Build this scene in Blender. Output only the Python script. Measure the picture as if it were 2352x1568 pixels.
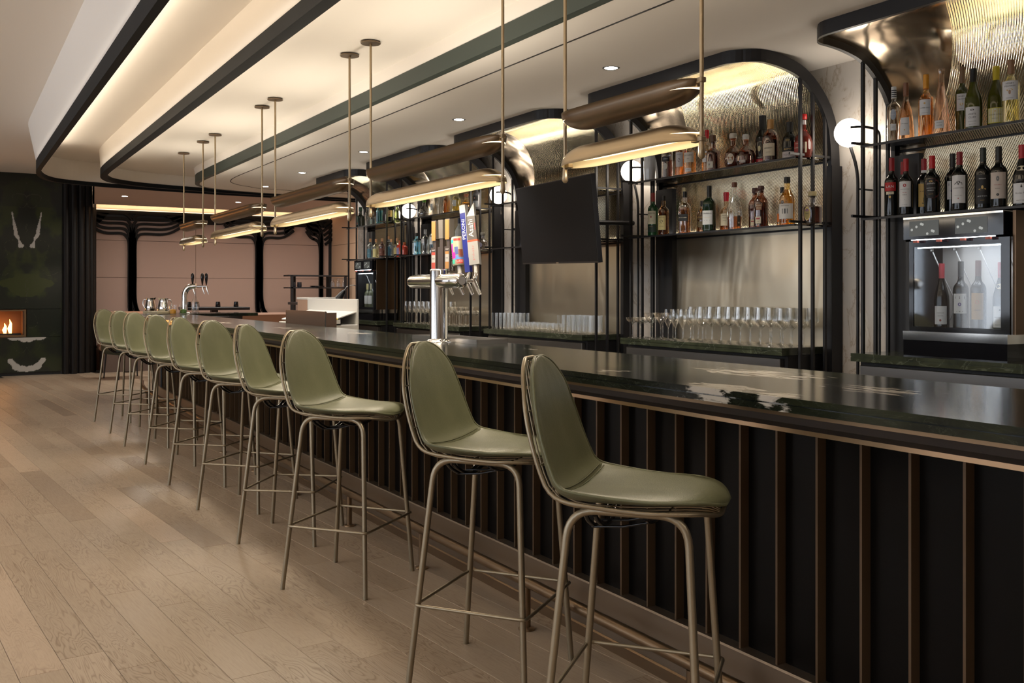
import bpy, bmesh, math, random
from mathutils import Vector, Matrix, noise
for o in list(bpy.data.objects): bpy.data.objects.remove(o)
C = bpy.context.scene.collection
PI = math.pi
random.seed(7)
# ------------------------------------------------------------------ camera
H = 1.35; F = 2190.0; TH = math.atan(1294 / F); ST, CT = math.sin(TH), math.cos(TH)
cam = bpy.data.cameras.new('camera'); cam.sensor_width = 36; cam.lens = F / 2352 * 36
cam.shift_y = -112 / 2352; cam.clip_end = 100
co = bpy.data.objects.new('camera', cam); C.objects.link(co)
co.location = (0, 0, H); co.rotation_euler = (PI / 2, 0, -TH)
bpy.context.scene.camera = co
# ------------------------------------------------------------------ world, lights, exposure
W = bpy.data.worlds.new('world'); bpy.context.scene.world = W; W.use_nodes = True
W.node_tree.nodes['Background'].inputs[0].default_value = (0.80, 0.87, 1.0, 1)
W.node_tree.nodes['Background'].inputs[1].default_value = 1.1
vs = bpy.context.scene.view_settings
vs.view_transform = 'Standard'; vs.look = 'None'; vs.gamma = 1; vs.use_curve_mapping = False
vs.exposure = 1.0
WARM = (1.0, 0.85, 0.66); SOFT = (1.0, 0.94, 0.84)
def area(name, loc, size, watts, col=WARM, rot=(0, 0, 0), spread=PI):
    l = bpy.data.lights.new(name, 'AREA'); l.shape = 'RECTANGLE'; l.size, l.size_y = size
    l.energy = watts; l.color = col; l.spread = spread
    o = bpy.data.objects.new(name, l); C.objects.link(o); o.location = loc; o.rotation_euler = rot
    o['kind'] = 'helper'; return o
UP = (PI, 0, 0)
# light coves hidden on top of the ceiling ribs (they shine upward)
area('cove_light', (0.95, 5.5, 2.83), (0.04, 13.0), 17, WARM, UP)
area('cove_light', (1.66, 5.5, 2.83), (0.04, 13.0), 7, WARM, UP)
area('cove_light', (0.835, 5.5, 2.885), (0.015, 13.0), .35, SOFT, UP)
area('cove_light', (1.525, 5.5, 2.845), (0.015, 13.0), .35, SOFT, UP)
# large area lights added as soft fill, without fixtures, behind and left of the camera
for x, y, e in ((-2.2, 1.0, 30), (-2.2, 5.0, 32), (-2.2, 9.5, 32), (0.2, -1.5, 24), (2.6, -1.0, 18)):
    area('lounge_fill', (x, y, 2.7 if x > -1 else 3.2), (1.6, 1.6), e, SOFT, (0, 0, 0), 2.1)
for y in (1.5, 7.0, 13.0): area('ceiling_fill', (-2.6, y, 2.35), (.5, 3.0), 16, SOFT, UP, 2.9)  # added out of view, no fixtures: lift the left ceiling and its bounce
# daylight through the tall windows in the left wall
for y in (-1.0, 2.2, 5.4, 8.6, 11.8):
    area('window_light', (-5.7, y, 1.75), (2.1, 2.3), 15, (0.90, 0.94, 1.0), (0, -PI / 2, 0))

# ------------------------------------------------------------------ materials
def mat(name, col, rough=0.5, metal=0.0, emit=None, es=1.0, trans=0.0, alpha=1.0, coat=0.0, ior=1.45, spec=0.5, aniso=0):
    m = bpy.data.materials.new(name); m.use_nodes = True; b = m.node_tree.nodes['Principled BSDF']
    b.inputs['Base Color'].default_value = (*col, 1); b.inputs['Roughness'].default_value = rough
    b.inputs['Metallic'].default_value = metal; b.inputs['Transmission Weight'].default_value = trans
    b.inputs['Alpha'].default_value = alpha; b.inputs['Coat Weight'].default_value = coat
    b.inputs['IOR'].default_value = ior; b.inputs['Specular IOR Level'].default_value = spec
    b.inputs['Anisotropic'].default_value = aniso
    if emit: b.inputs['Emission Color'].default_value = (*emit, 1); b.inputs['Emission Strength'].default_value = es
    m.diffuse_color = (*col, 1); return m
class NT:
    def __init__(s, m): s.t = m.node_tree; s.b = s.t.nodes['Principled BSDF']
    def n(s, typ, **kw):
        x = s.t.nodes.new(typ)
        for k, v in kw.items():
            if k.startswith('i_'): x.inputs[k[2:].replace('_', ' ')].default_value = v
            else: setattr(x, k, v)
        return x
    def l(s, a, b): s.t.links.new(a, b)
    def coords(s, scale=(1, 1, 1), rot=(0, 0, 0)):
        tc = s.n('ShaderNodeTexCoord'); mp = s.n('ShaderNodeMapping')
        mp.inputs['Scale'].default_value = scale; mp.inputs['Rotation'].default_value = rot
        s.l(tc.outputs['Object'], mp.inputs['Vector']); return mp.outputs[0]
    def noise(s, vec, scale, detail=4, rough=0.5, dist=0):
        x = s.n('ShaderNodeTexNoise'); x.inputs['Scale'].default_value = scale; x.inputs['Detail'].default_value = detail
        x.inputs['Roughness'].default_value = rough; x.inputs['Distortion'].default_value = dist
        s.l(vec, x.inputs['Vector']); return x.outputs['Fac']
    def ramp(s, fac, stops):
        r = s.n('ShaderNodeValToRGB'); e = r.color_ramp.elements
        while len(e) < len(stops): e.new(0.5)
        for i, (p, c) in enumerate(stops):
            e[i].position = p; e[i].color = (*c, 1) if len(c) == 3 else c
        s.l(fac, r.inputs[0]); return r.outputs[0]
    def mix(s, fac, a, b, mode='MIX'):
        x = s.n('ShaderNodeMixRGB', blend_type=mode)
        for i, v in ((0, fac), (1, a), (2, b)):
            if hasattr(v, 'links'): s.l(v, x.inputs[i])
            else: x.inputs[i].default_value = v if i == 0 else (*v, 1)
        return x.outputs[0]
    def math(s, op, a, b=0.0):
        x = s.n('ShaderNodeMath', operation=op)
        for i, v in ((0, a), (1, b)):
            if hasattr(v, 'links'): s.l(v, x.inputs[i])
            else: x.inputs[i].default_value = v
        return x.outputs[0]
    def bump(s, h, strength, dist=0.01):
        x = s.n('ShaderNodeBump'); x.inputs['Strength'].default_value = strength; x.inputs['Distance'].default_value = dist
        s.l(h, x.inputs['Height']); s.l(x.outputs[0], s.b.inputs['Normal'])
    def col(s, c): s.l(c, s.b.inputs['Base Color'])

BLK = mat('black_metal', (0.010, 0.010, 0.012), 0.42, 0.0, spec=0.5)
BLKG = mat('black_gloss', (0.008, 0.008, 0.010), 0.08)
BRONZE = mat('bronze', (0.210, 0.140, 0.082), 0.33, 0.85)
BRONZEF = mat('bronze_fin', (0.115, 0.072, 0.040), 0.42, 0.35)
BRONZE_L = mat('bronze_light', (0.50, 0.34, 0.21), 0.28, 0.9)
BRASS = mat('satin_brass', (0.34, 0.265, 0.175), 0.34, 0.95)
UPPERB = mat('dark_bronze_satin', (0.22, 0.165, 0.115), 0.35, 0.9)
STOOL = mat('champagne_metal', (0.30, 0.25, 0.175), 0.36, 0.75)
CHROME = mat('chrome', (0.82, 0.81, 0.79), 0.09, 1.0)
STEEL = mat('brushed_steel', (0.36, 0.35, 0.34), 0.30, 1.0)
STEELD = mat('dark_steel', (0.10, 0.10, 0.105), 0.35, 0.9)
WHITE = mat('white_plaster', (0.87, 0.83, 0.775), 0.8)
WHITEP = mat('white_enamel', (0.72, 0.71, 0.68), 0.4)
PINKC = mat('pink_plaster', (0.50, 0.40, 0.36), 0.8)
RIBG = mat('slate_green_paint', (0.010, 0.013, 0.016), 0.6, spec=0.18)
RIBG2 = mat('grey_green_paint', (0.036, 0.052, 0.044), 0.5)
APRON = mat('dark_apron', (0.055, 0.051, 0.052), 0.36, 0.3)
PANELB = mat('dark_panel', (0.0038, 0.0030, 0.0024), 0.34, spec=0.12)
GLOBE = mat('opal_globe', (0.9, 0.85, 0.8), 0.3, emit=(1.0, 0.88, 0.74), es=6.0)
DIFF = mat('lamp_diffuser', (0.9, 0.8, 0.6), 0.4, emit=(1.0, 0.80, 0.50), es=1.25)
LEDW = mat('led_white', (1, 1, 1), 0.4, emit=(0.9, 0.95, 1.0), es=7)
LEDWARM = mat('led_warm', (1, 0.9, 0.7), 0.4, emit=(1.0, 0.70, 0.42), es=1.2)
LATT = mat('black_bent_wood', (0.006, 0.005, 0.005), 0.6, spec=0.2)
SPOTE = mat('downlight_lens', (1, 1, 1), 0.4, emit=(1.0, 0.94, 0.85), es=12)
FLAME = mat('flame', (1, 0.5, 0.2), 0.5, emit=(1.0, 0.42, 0.10), es=4.5)
SCREEN = mat('tv_screen', (0.0095, 0.0098, 0.011), 0.5, spec=0.12)
TERRA = mat('terracotta_leather', (0.42, 0.22, 0.14), 0.5)
FELT = mat('pink_felt_panel', (0.36, 0.245, 0.20), 0.85)
FELTB = mat('tan_felt_panel', (0.42, 0.28, 0.19), 0.85)
for m_ in (FELT, FELTB):
    t = NT(m_); v = t.coords(); t.bump(t.noise(v, 220, 2), 0.12, 0.004)
# brushed brass sheet behind the bottles
BSHEET = mat('brushed_brass_sheet', (0.50, 0.43, 0.32), 0.30, 0.95, aniso=0.4)
t = NT(BSHEET); v = t.coords((1, 1, 90)); nz = t.noise(v, 6, 3)
t.l(t.ramp(nz, [(0.3, (0.29,) * 3), (0.7, (0.33,) * 3)]), t.b.inputs['Roughness'])
v2 = t.coords((1, 1.0, 0.35)); t.bump(t.noise(v2, 3.0, 2, 0.5, 0.6), 0.25, 0.05)
BRIB = mat('ribbed_brass_sheet', (0.66, 0.585, 0.43), 0.15, 1.0)
BPOL = mat('polished_brass_corner', (0.46, 0.375, 0.28), 0.17, 1.0)
t = NT(BPOL); v2 = t.coords((1, 1.0, 0.5)); t.bump(t.noise(v2, 2.6, 2, 0.5, 0.5), 0.3, 0.05)
# plinth brushed bronze
PLINTH = mat('brushed_bronze_plinth', (0.26, 0.205, 0.155), 0.30, 0.85)
# leather
LEA = mat('green_leather', (0.150, 0.165, 0.085), 0.40)
t = NT(LEA); v = t.coords(); nz = t.noise(v, 5, 3)
t.col(t.ramp(nz, [(0.3, (0.138, 0.146, 0.082)), (0.7, (0.176, 0.182, 0.106))]))
vo = t.n('ShaderNodeTexVoronoi'); vo.inputs['Scale'].default_value = 260; t.l(v, vo.inputs['Vector'])
mixh = t.math('ADD', t.math('MULTIPLY', vo.outputs['Distance'], 0.5), t.math('MULTIPLY', t.noise(v, 22, 4, 0.6, 1.0), 0.9))
t.bump(mixh, 0.16, 0.004)
# oak floor
OAK = mat('pale_oak', (0.4, 0.3, 0.22), 0.34)
t = NT(OAK); at = t.n('ShaderNodeAttribute'); at.attribute_name = 'tone'
base = t.coords((1, 1, 1), (0, 0, math.radians(-4.79)))
ofs = t.n('ShaderNodeVectorMath', operation='SCALE'); t.l(at.outputs['Vector'], ofs.inputs[0]); ofs.inputs['Scale'].default_value = 37.0
ad = t.n('ShaderNodeVectorMath', operation='ADD'); t.l(base, ad.inputs[0]); t.l(ofs.outputs[0], ad.inputs[1])
mp = t.n('ShaderNodeMapping'); mp.inputs['Scale'].default_value = (1, 0.12, 1); t.l(ad.outputs[0], mp.inputs['Vector'])
big = t.noise(mp.outputs[0], 7.5, 3, 0.5, 0.45)
rings = t.math('FRACT', t.math('MULTIPLY', big, 34.0))
ring = t.ramp(rings, [(0.0, (0.0,) * 3), (0.22, (1,) * 3), (0.75, (1,) * 3), (1.0, (0.3,) * 3)])
mp2 = t.n('ShaderNodeMapping'); mp2.inputs['Scale'].default_value = (1, 0.05, 1); t.l(ad.outputs[0], mp2.inputs['Vector'])
fine = t.noise(mp2.outputs[0], 190, 3, 0.6)
fade = t.ramp(t.noise(ad.outputs[0], 1.6, 2), [(0.42, (0.0,) * 3), (0.62, (1.0,) * 3)])
tone = t.ramp(at.outputs['Fac'], [(0.0, (0.275, 0.205, 0.146)), (0.35, (0.335, 0.256, 0.182)), (0.7, (0.362, 0.283, 0.206)), (1.0, (0.405, 0.306, 0.220))])
dk = t.mix(1.0, tone, (0.52, 0.45, 0.39), 'MULTIPLY')
rf = t.math('MULTIPLY', t.math('SUBTRACT', 1.0, ring), t.math('ADD', t.math('MULTIPLY', fade, 0.8), 0.14))
c1 = t.mix(rf, tone, dk)
c2 = t.mix(t.math('MULTIPLY', t.ramp(fine, [(0.5, (0,) * 3), (0.75, (1,) * 3)]), 0.22), c1, dk)
kn = t.n('ShaderNodeTexVoronoi'); kn.inputs['Scale'].default_value = 1.9; kv = t.n('ShaderNodeMapping'); kv.inputs['Scale'].default_value = (2.2, 0.9, 1)
t.l(ad.outputs[0], kv.inputs['Vector']); t.l(kv.outputs[0], kn.inputs['Vector'])
c3 = t.mix(t.ramp(kn.outputs['Distance'], [(0.012, (0.85,) * 3), (0.03, (0,) * 3)]), c2, (0.05, 0.035, 0.028))
t.col(c3); t.l(t.ramp(fine, [(0.3, (0.33,) * 3), (0.7, (0.43,) * 3)]), t.b.inputs['Roughness'])
t.bump(fine, 0.05, 0.003)
# green marble of the worktops
MARB = mat('dark_green_marble', (0.02, 0.03, 0.02), 0.15, spec=0.30)
t = NT(MARB); v = t.coords((1, 0.35, 1)); vv = t.coords()
n1 = t.noise(v, 3.2, 6, 0.6, 1.2); n2 = t.noise(vv, 26, 5, 0.65, 1.5); n3 = t.noise(t.coords((3.0, 0.7, 3)), 4.6, 6, 0.62, 1.8)
c = t.ramp(n1, [(0.30, (0.006, 0.008, 0.007)), (0.50, (0.012, 0.016, 0.011)), (0.62, (0.026, 0.033, 0.017)), (0.75, (0.055, 0.068, 0.032))])
c = t.mix(t.ramp(n2, [(0.5, (0,) * 3), (0.8, (0.5,) * 3)]), c, (0.040, 0.046, 0.036))
vein = t.math('ABSOLUTE', t.math('SUBTRACT', n3, 0.5))
c = t.mix(t.ramp(vein, [(0.0, (0.16,) * 3), (0.012, (0,) * 3)]), c, (0.16, 0.20, 0.15))
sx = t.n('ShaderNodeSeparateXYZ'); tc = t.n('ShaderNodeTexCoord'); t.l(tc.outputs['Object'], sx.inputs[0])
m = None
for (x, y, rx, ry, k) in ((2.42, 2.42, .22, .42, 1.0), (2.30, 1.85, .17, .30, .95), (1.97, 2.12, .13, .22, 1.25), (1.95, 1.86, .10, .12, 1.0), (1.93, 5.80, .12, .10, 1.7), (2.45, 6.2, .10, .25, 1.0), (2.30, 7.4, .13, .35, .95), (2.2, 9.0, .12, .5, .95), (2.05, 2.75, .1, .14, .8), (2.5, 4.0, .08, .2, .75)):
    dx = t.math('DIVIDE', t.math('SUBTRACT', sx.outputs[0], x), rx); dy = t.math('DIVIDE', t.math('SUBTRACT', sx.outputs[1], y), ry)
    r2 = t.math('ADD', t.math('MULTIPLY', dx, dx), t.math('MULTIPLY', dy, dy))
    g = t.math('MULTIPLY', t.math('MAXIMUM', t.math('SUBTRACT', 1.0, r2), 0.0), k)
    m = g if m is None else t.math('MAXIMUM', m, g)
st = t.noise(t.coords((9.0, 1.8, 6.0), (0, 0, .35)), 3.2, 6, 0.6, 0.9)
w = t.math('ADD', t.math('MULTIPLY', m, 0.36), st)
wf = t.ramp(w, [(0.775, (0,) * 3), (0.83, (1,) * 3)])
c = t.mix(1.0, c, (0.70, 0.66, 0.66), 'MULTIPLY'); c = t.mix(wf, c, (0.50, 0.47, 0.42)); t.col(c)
MARB2 = mat('green_marble_back', (0.04, 0.06, 0.035), 0.16)
t = NT(MARB2); v = t.coords(); n1 = t.noise(v, 5, 5, 0.6, 1.0)
c = t.ramp(n1, [(0.3, (0.024, 0.028, 0.020)), (0.55, (0.042, 0.050, 0.031)), (0.75, (0.070, 0.080, 0.052))])
vein = t.math('ABSOLUTE', t.math('SUBTRACT', t.noise(v, 3.5, 4, 0.5, 1.2), 0.5))
t.col(t.mix(t.ramp(vein, [(0.0, (0.4,) * 3), (0.01, (0,) * 3)]), c, (0.20, 0.22, 0.17)))
# white marble wall
WMARB = mat('cream_marble', (0.7, 0.66, 0.6), 0.22)
t = NT(WMARB); v = t.coords((1, 1, 0.6)); n1 = t.noise(v, 2.2, 6, 0.65, 1.6)
vein = t.math('ABSOLUTE', t.math('SUBTRACT', n1, 0.5))
c = t.ramp(vein, [(0.0, (0.42, 0.35, 0.28)), (0.010, (0.54, 0.49, 0.43)), (0.03, (0.60, 0.56, 0.51)), (1, (0.64, 0.60, 0.55))])
t.col(c)
# fire wall marble with painted-by-nature colours held in a colour attribute
FMARB = mat('book_matched_marble', (0.03, 0.04, 0.02), 0.18)
t = NT(FMARB); a = t.n('ShaderNodeAttribute'); a.attribute_name = 'stone'; t.col(a.outputs['Color'])
def clear(name, col, tint=1.0, gl=0.5, dens=0.0):
    """thin clear glass: tinted see-through plus mirror-like reflection at grazing angles"""
    m = bpy.data.materials.new(name); m.use_nodes = True; nt = m.node_tree; nt.nodes.remove(nt.nodes['Principled BSDF'])
    out = nt.nodes['Material Output']; tr = nt.nodes.new('ShaderNodeBsdfTransparent'); tr.inputs[0].default_value = (*col, 1)
    g = nt.nodes.new('ShaderNodeBsdfGlossy'); g.inputs['Roughness'].default_value = 0.04; g.inputs[0].default_value = (1, 1, 1, 1)
    lw = nt.nodes.new('ShaderNodeLayerWeight'); lw.inputs[0].default_value = gl
    mul = nt.nodes.new('ShaderNodeMath'); mul.operation = 'MULTIPLY_ADD'; mul.inputs[1].default_value = 0.85; mul.inputs[2].default_value = 0.04
    nt.links.new(lw.outputs['Facing'], mul.inputs[0])
    mx = nt.nodes.new('ShaderNodeMixShader'); nt.links.new(mul.outputs[0], mx.inputs[0]); nt.links.new(tr.outputs[0], mx.inputs[1]); nt.links.new(g.outputs[0], mx.inputs[2])
    nt.links.new(mx.outputs[0], out.inputs[0]); m.diffuse_color = (*col, 1); return m
GLASS = clear('clear_glass', (0.97, 0.97, 0.96), gl=0.36)
GLASSB = clear('clear_bottle_glass', (0.86, 0.88, 0.86), gl=0.28)
SMOKE = clear('smoked_shelf_glass', (0.10, 0.095, 0.09), gl=0.22)
PANE = clear('window_glass', (0.93, 0.95, 0.96), gl=0.12)
_gc = {}
def glassmat(col, rough=0.06, trans=0.75):
    k = (col, trans)
    if k not in _gc:
        if trans > 0: _gc[k] = clear('tinted_glass', tuple(max(c, .004) ** .55 for c in col), gl=0.22)
        else: _gc[k] = mat('bottle_glass', col, rough, spec=0.6)
    return _gc[k]
_pc = {}
def paint(col, rough=0.5, metal=0):
    k = (col, rough, metal)
    if k not in _pc: _pc[k] = mat('paint', col, rough, metal)
    return _pc[k]

# ------------------------------------------------------------------ mesh helpers
class MB:
    def __init__(s): s.v = []; s.f = []; s.m = []; s.sm = []
    def add(s, vs, fs, mi=0, smooth=False):
        o = len(s.v); s.v += [tuple(p) for p in vs]
        for f in fs: s.f.append([i + o for i in f]); s.m.append(mi); s.sm.append(smooth)
    def box(s, a, b, mi=0, bev=0.0):
        (x0, y0, z0), (x1, y1, z1) = [(min(a[i], b[i]) for i in range(3)), (max(a[i], b[i]) for i in range(3))]
        if bev:
            t = bmesh.new(); bmesh.ops.create_cube(t, size=1, matrix=Matrix.Translation(((x0 + x1) / 2, (y0 + y1) / 2, (z0 + z1) / 2)) @ Matrix.Diagonal((x1 - x0, y1 - y0, z1 - z0, 1)))
            bmesh.ops.bevel(t, geom=t.edges[:], offset=bev, segments=1, affect='EDGES')
            t.verts.ensure_lookup_table(); s.add([v.co for v in t.verts], [[v.index for v in f.verts] for f in t.faces], mi); t.free(); return
        vs = [(x, y, z) for x in (x0, x1) for y in (y0, y1) for z in (z0, z1)]
        s.add(vs, [(0, 1, 3, 2), (4, 6, 7, 5), (0, 4, 5, 1), (2, 3, 7, 6), (0, 2, 6, 4), (1, 5, 7, 3)], mi)
    def tube(s, pts, r, seg=8, mi=0, closed=False, cap=True, flat=None):
        pts = [Vector(p) for p in pts]; n = len(pts); rings = []; prev = None
        for i, p in enumerate(pts):
            if closed: tg = pts[(i + 1) % n] - pts[i - 1]
            else: tg = (pts[min(i + 1, n - 1)] - pts[max(i - 1, 0)])
            tg.normalize()
            if prev is None:
                a = Vector((0, 0, 1)) if abs(tg.z) < 0.9 else Vector((1, 0, 0)); u = tg.cross(a).normalized()
            else: u = (prev - tg * prev.dot(tg)).normalized()
            prev = u; w = tg.cross(u); rr = r[i] if isinstance(r, (list, tuple)) else r
            rings.append([p + (u * math.cos(2 * PI * k / seg) + w * math.sin(2 * PI * k / seg)) * rr for k in range(seg)])
        vs = [q for g in rings for q in g]; fs = []
        for i in range(n if closed else n - 1):
            j = (i + 1) % n
            for k in range(seg): fs.append((i * seg + k, i * seg + (k + 1) % seg, j * seg + (k + 1) % seg, j * seg + k))
        s.add(vs, fs, mi, True)
        if cap and not closed:
            s.add(rings[0], [list(range(seg))[::-1]], mi); s.add(rings[-1], [list(range(seg))], mi)
    def lathe(s, prof, c=(0, 0, 0), seg=24, mi=0, sq=0, fy=1.0, capb=True, capt=True):
        rings = []
        for r, z in prof:
            g = []
            for k in range(seg):
                a = 2 * PI * k / seg; ca, sa = math.cos(a), math.sin(a)
                if sq: q = (abs(ca) ** sq + abs(sa) ** sq) ** (-1 / sq)
                else: q = 1
                g.append((c[0] + r * q * ca, c[1] + r * q * sa * fy, c[2] + z))
            rings.append(g)
        fs = []
        for i in range(len(prof) - 1):
            for k in range(seg): fs.append((i * seg + k, i * seg + (k + 1) % seg, (i + 1) * seg + (k + 1) % seg, (i + 1) * seg + k))
        s.add([p for g in rings for p in g], fs, mi, True)
        if capb and prof[0][0] > 1e-5: s.add(rings[0], [list(range(seg))[::-1]], mi)
        if capt and prof[-1][0] > 1e-5: s.add(rings[-1], [list(range(seg))], mi)
    def prism(s, poly, z0, z1, mi=0, axis='z'):
        n = len(poly)
        def P(a, b, z): return {'z': (a, b, z), 'y': (a, z, b), 'x': (z, a, b)}[axis]
        vs = [P(a, b, z0) for a, b in poly] + [P(a, b, z1) for a, b in poly]
        s.add(vs, [list(range(n))[::-1], list(range(n, 2 * n))] + [(i, (i + 1) % n, n + (i + 1) % n, n + i) for i in range(n)], mi)
    def ribbon(s, path, prof, mi=0, close=False, smooth=False):
        """sweep profile [(offset to the right, z)] along a plan path"""
        n = len(path); k = len(prof); vs = []
        for i, (x, y) in enumerate(path):
            a = path[max(i - 1, 0)]; b = path[min(i + 1, n - 1)]
            t_ = Vector((b[0] - a[0], b[1] - a[1])).normalized(); nr = (t_.y, -t_.x)
            for o_, z in prof: vs.append((x + nr[0] * o_, y + nr[1] * o_, z))
        fs = []
        for i in range(n - 1):
            for j in range(k if close else k - 1):
                jj = (j + 1) % k; fs.append((i * k + j, i * k + jj, (i + 1) * k + jj, (i + 1) * k + j))
        s.add(vs, fs, mi, smooth)
    def build(s, name, mats, parent=None, smooth=None):
        me = bpy.data.meshes.new(name); me.from_pydata(s.v, [], s.f); me.update()
        for m_ in (mats if isinstance(mats, (list, tuple)) else [mats]): me.materials.append(m_)
        me.polygons.foreach_set('material_index', s.m)
        me.polygons.foreach_set('use_smooth', s.sm if smooth is None else [smooth] * len(s.f)); me.update()
        o = bpy.data.objects.new(name, me); C.objects.link(o)
        if parent: o.parent = parent
        return o
def tag(o, label=None, cat=None, group=None, kind=None):
    if label: o['label'] = label
    if cat: o['category'] = cat
    if group: o['group'] = group
    if kind: o['kind'] = kind
    return o
def thing(name, label, cat, loc=(0, 0, 0), rz=0, group=None):
    o = bpy.data.objects.new(name, None); C.objects.link(o); o.empty_display_size = 0.05
    o.location = loc; o.rotation_euler = (0, 0, rz); return tag(o, label, cat, group)
def copy_tree(o, parent=None):
    c = o.copy(); C.objects.link(c); c.parent = parent
    for ch in list(o.children): copy_tree(ch, c)
    return c
def struct(name, mb, m): return tag(mb.build(name, m), kind='structure')
def catmull(P, n=8, closed=False):
    P = [Vector(p) for p in P]; out = []; N = len(P)
    for i in range(N if closed else N - 1):
        if closed: a, b, c, d = P[i - 1], P[i], P[(i + 1) % N], P[(i + 2) % N]
        else: a, b, c, d = P[max(i - 1, 0)], P[i], P[i + 1], P[min(i + 2, N - 1)]
        for k in range(n):
            t = k / n; out.append(0.5 * ((2 * b) + (c - a) * t + (2 * a - 5 * b + 4 * c - d) * t * t + (3 * b - a - 3 * c + d) * t ** 3))
    if not closed: out.append(P[-1])
    return out
def fillet(P, r, n=5):
    """round the corners of a 3D polyline"""
    P = [Vector(p) for p in P]; out = [P[0]]
    for i in range(1, len(P) - 1):
        a = (P[i - 1] - P[i]); b = (P[i + 1] - P[i]); rr = min(r, a.length * .49, b.length * .49)
        p, q = P[i] + a.normalized() * rr, P[i] + b.normalized() * rr
        for k in range(n + 1):
            t = k / n; out.append(p * (1 - t) ** 2 + P[i] * 2 * t * (1 - t) + q * t * t)
    out.append(P[-1]); return out
_tc = {}
def textmesh(s):
    if s in _tc: return _tc[s]
    cu = bpy.data.curves.new('t', 'FONT'); cu.body = s; cu.size = 1; cu.align_x = 'CENTER'; cu.align_y = 'CENTER'; cu.resolution_u = 2
    ob = bpy.data.objects.new('t', cu); C.objects.link(ob); bpy.context.view_layer.update()
    dg = bpy.context.evaluated_depsgraph_get(); me = bpy.data.meshes.new_from_object(ob.evaluated_get(dg))
    vs = [v.co.copy() for v in me.vertices]; fs = [list(p.vertices) for p in me.polygons]
    bpy.data.objects.remove(ob); bpy.data.curves.remove(cu); bpy.data.meshes.remove(me)
    _tc[s] = (vs, fs); return _tc[s]
def add_text(mb, s, fn, size, mi=0, wide=None):
    """fn maps flat (x, y) of the print to a 3D point"""
    vs, fs = textmesh(s); sx = size
    if wide and vs:
        w = max(v.x for v in vs) - min(v.x for v in vs); sx = wide / w if w > 0 else size
    mb.add([fn(v.x * sx, v.y * size) for v in vs], fs, mi)
def yX(px, X):
    """Y of the point that stands at lateral plane X below photo column px"""
    d = F * X / (CT * (px - (1176 - F * ST / CT))); return (d - X * ST) / CT
def zP(py, X, Y): return H - (py - 672) / F * (X * ST + Y * CT)

# ================================================================== STRUCTURE
# ---- oak floor: each plank a piece of its own
A = math.radians(4.79); ca, sa = math.cos(A), math.sin(A)
def q2w(q, p): return (q * ca - p * sa, q * sa + p * ca)
PL = 1.88; WQ = 0.1515; Q0 = 0.826
known = {-1: 3.82, 0: 3.60, 1: 4.52, 2: 4.22, 3: 3.71, 4: 3.42, 5: 3.19, 6: 4.76, 7: 4.44, 8: 3.83}
extra = {2: [3.28], 3: [4.66], 4: [6.25], 6: [3.81], 5: [9.76]}
fl = MB(); fl.box((-6.2, -4.2, -0.03), (7.5, 18.2, -0.012)); floor = struct('floor', fl, mat('floor_joint', (0.075, 0.052, 0.038), 0.8))
planks = []
for k in range(-52, 48):
    ph = known.get(k, random.uniform(0, PL)); cuts = [ph + PL * i for i in range(-8, 12)] + extra.get(k, [])
    cuts.sort()
    for a_, b_ in zip(cuts[:-1], cuts[1:]):
        q = Q0 + WQ * k; xm, ym = q2w(q + WQ / 2, (a_ + b_) / 2)
        if -6 < xm < 7.2 and -3.8 < ym < 18:
            a_2, b_2 = a_, b_
            d = xm * ST + ym * CT; r = xm * CT - ym * ST
            vis = d > 0.6 and abs(r / d) < 0.72 and xm < 2.3
            planks.append((d if vis else 99 + ym, q, a_, b_))
planks.sort()
rest = MB(); rest_t = []
def plank_geo(mb, q, a_, b_):
    g = 0.0007; e = 0.0012
    P = [(q + g, a_ + g), (q + WQ - g, a_ + g), (q + WQ - g, b_ - g), (q + g, b_ - g)]
    I = [(q + g + e, a_ + g + e), (q + WQ - g - e, a_ + g + e), (q + WQ - g - e, b_ - g - e), (q + g + e, b_ - g - e)]
    vs = [(*q2w(*p), -0.012) for p in P] + [(*q2w(*p), -0.0012) for p in P] + [(*q2w(*p), 0.0) for p in I]
    fs = [(0, 1, 5, 4), (1, 2, 6, 5), (2, 3, 7, 6), (3, 0, 4, 7), (4, 5, 9, 8), (5, 6, 10, 9), (6, 7, 11, 10), (7, 4, 8, 11), (8, 9, 10, 11)]
    mb.add(vs, fs)
def set_tone(o, vals):
    at = o.data.attributes.new('tone', 'FLOAT', 'FACE'); at.data.foreach_set('value', vals)
for i, (d, q, a_, b_) in enumerate(planks):
    tone_ = min(1, max(0, random.gauss(0.5, 0.23)))
    if i < 290:
        mb = MB(); plank_geo(mb, q, a_, b_); o = mb.build('plank', OAK, floor); set_tone(o, [tone_] * 9)
    else: plank_geo(rest, q, a_, b_); rest_t += [tone_] * 9
o = rest.build('distant_planks', OAK, floor); set_tone(o, rest_t); o['kind'] = 'stuff'

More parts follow.
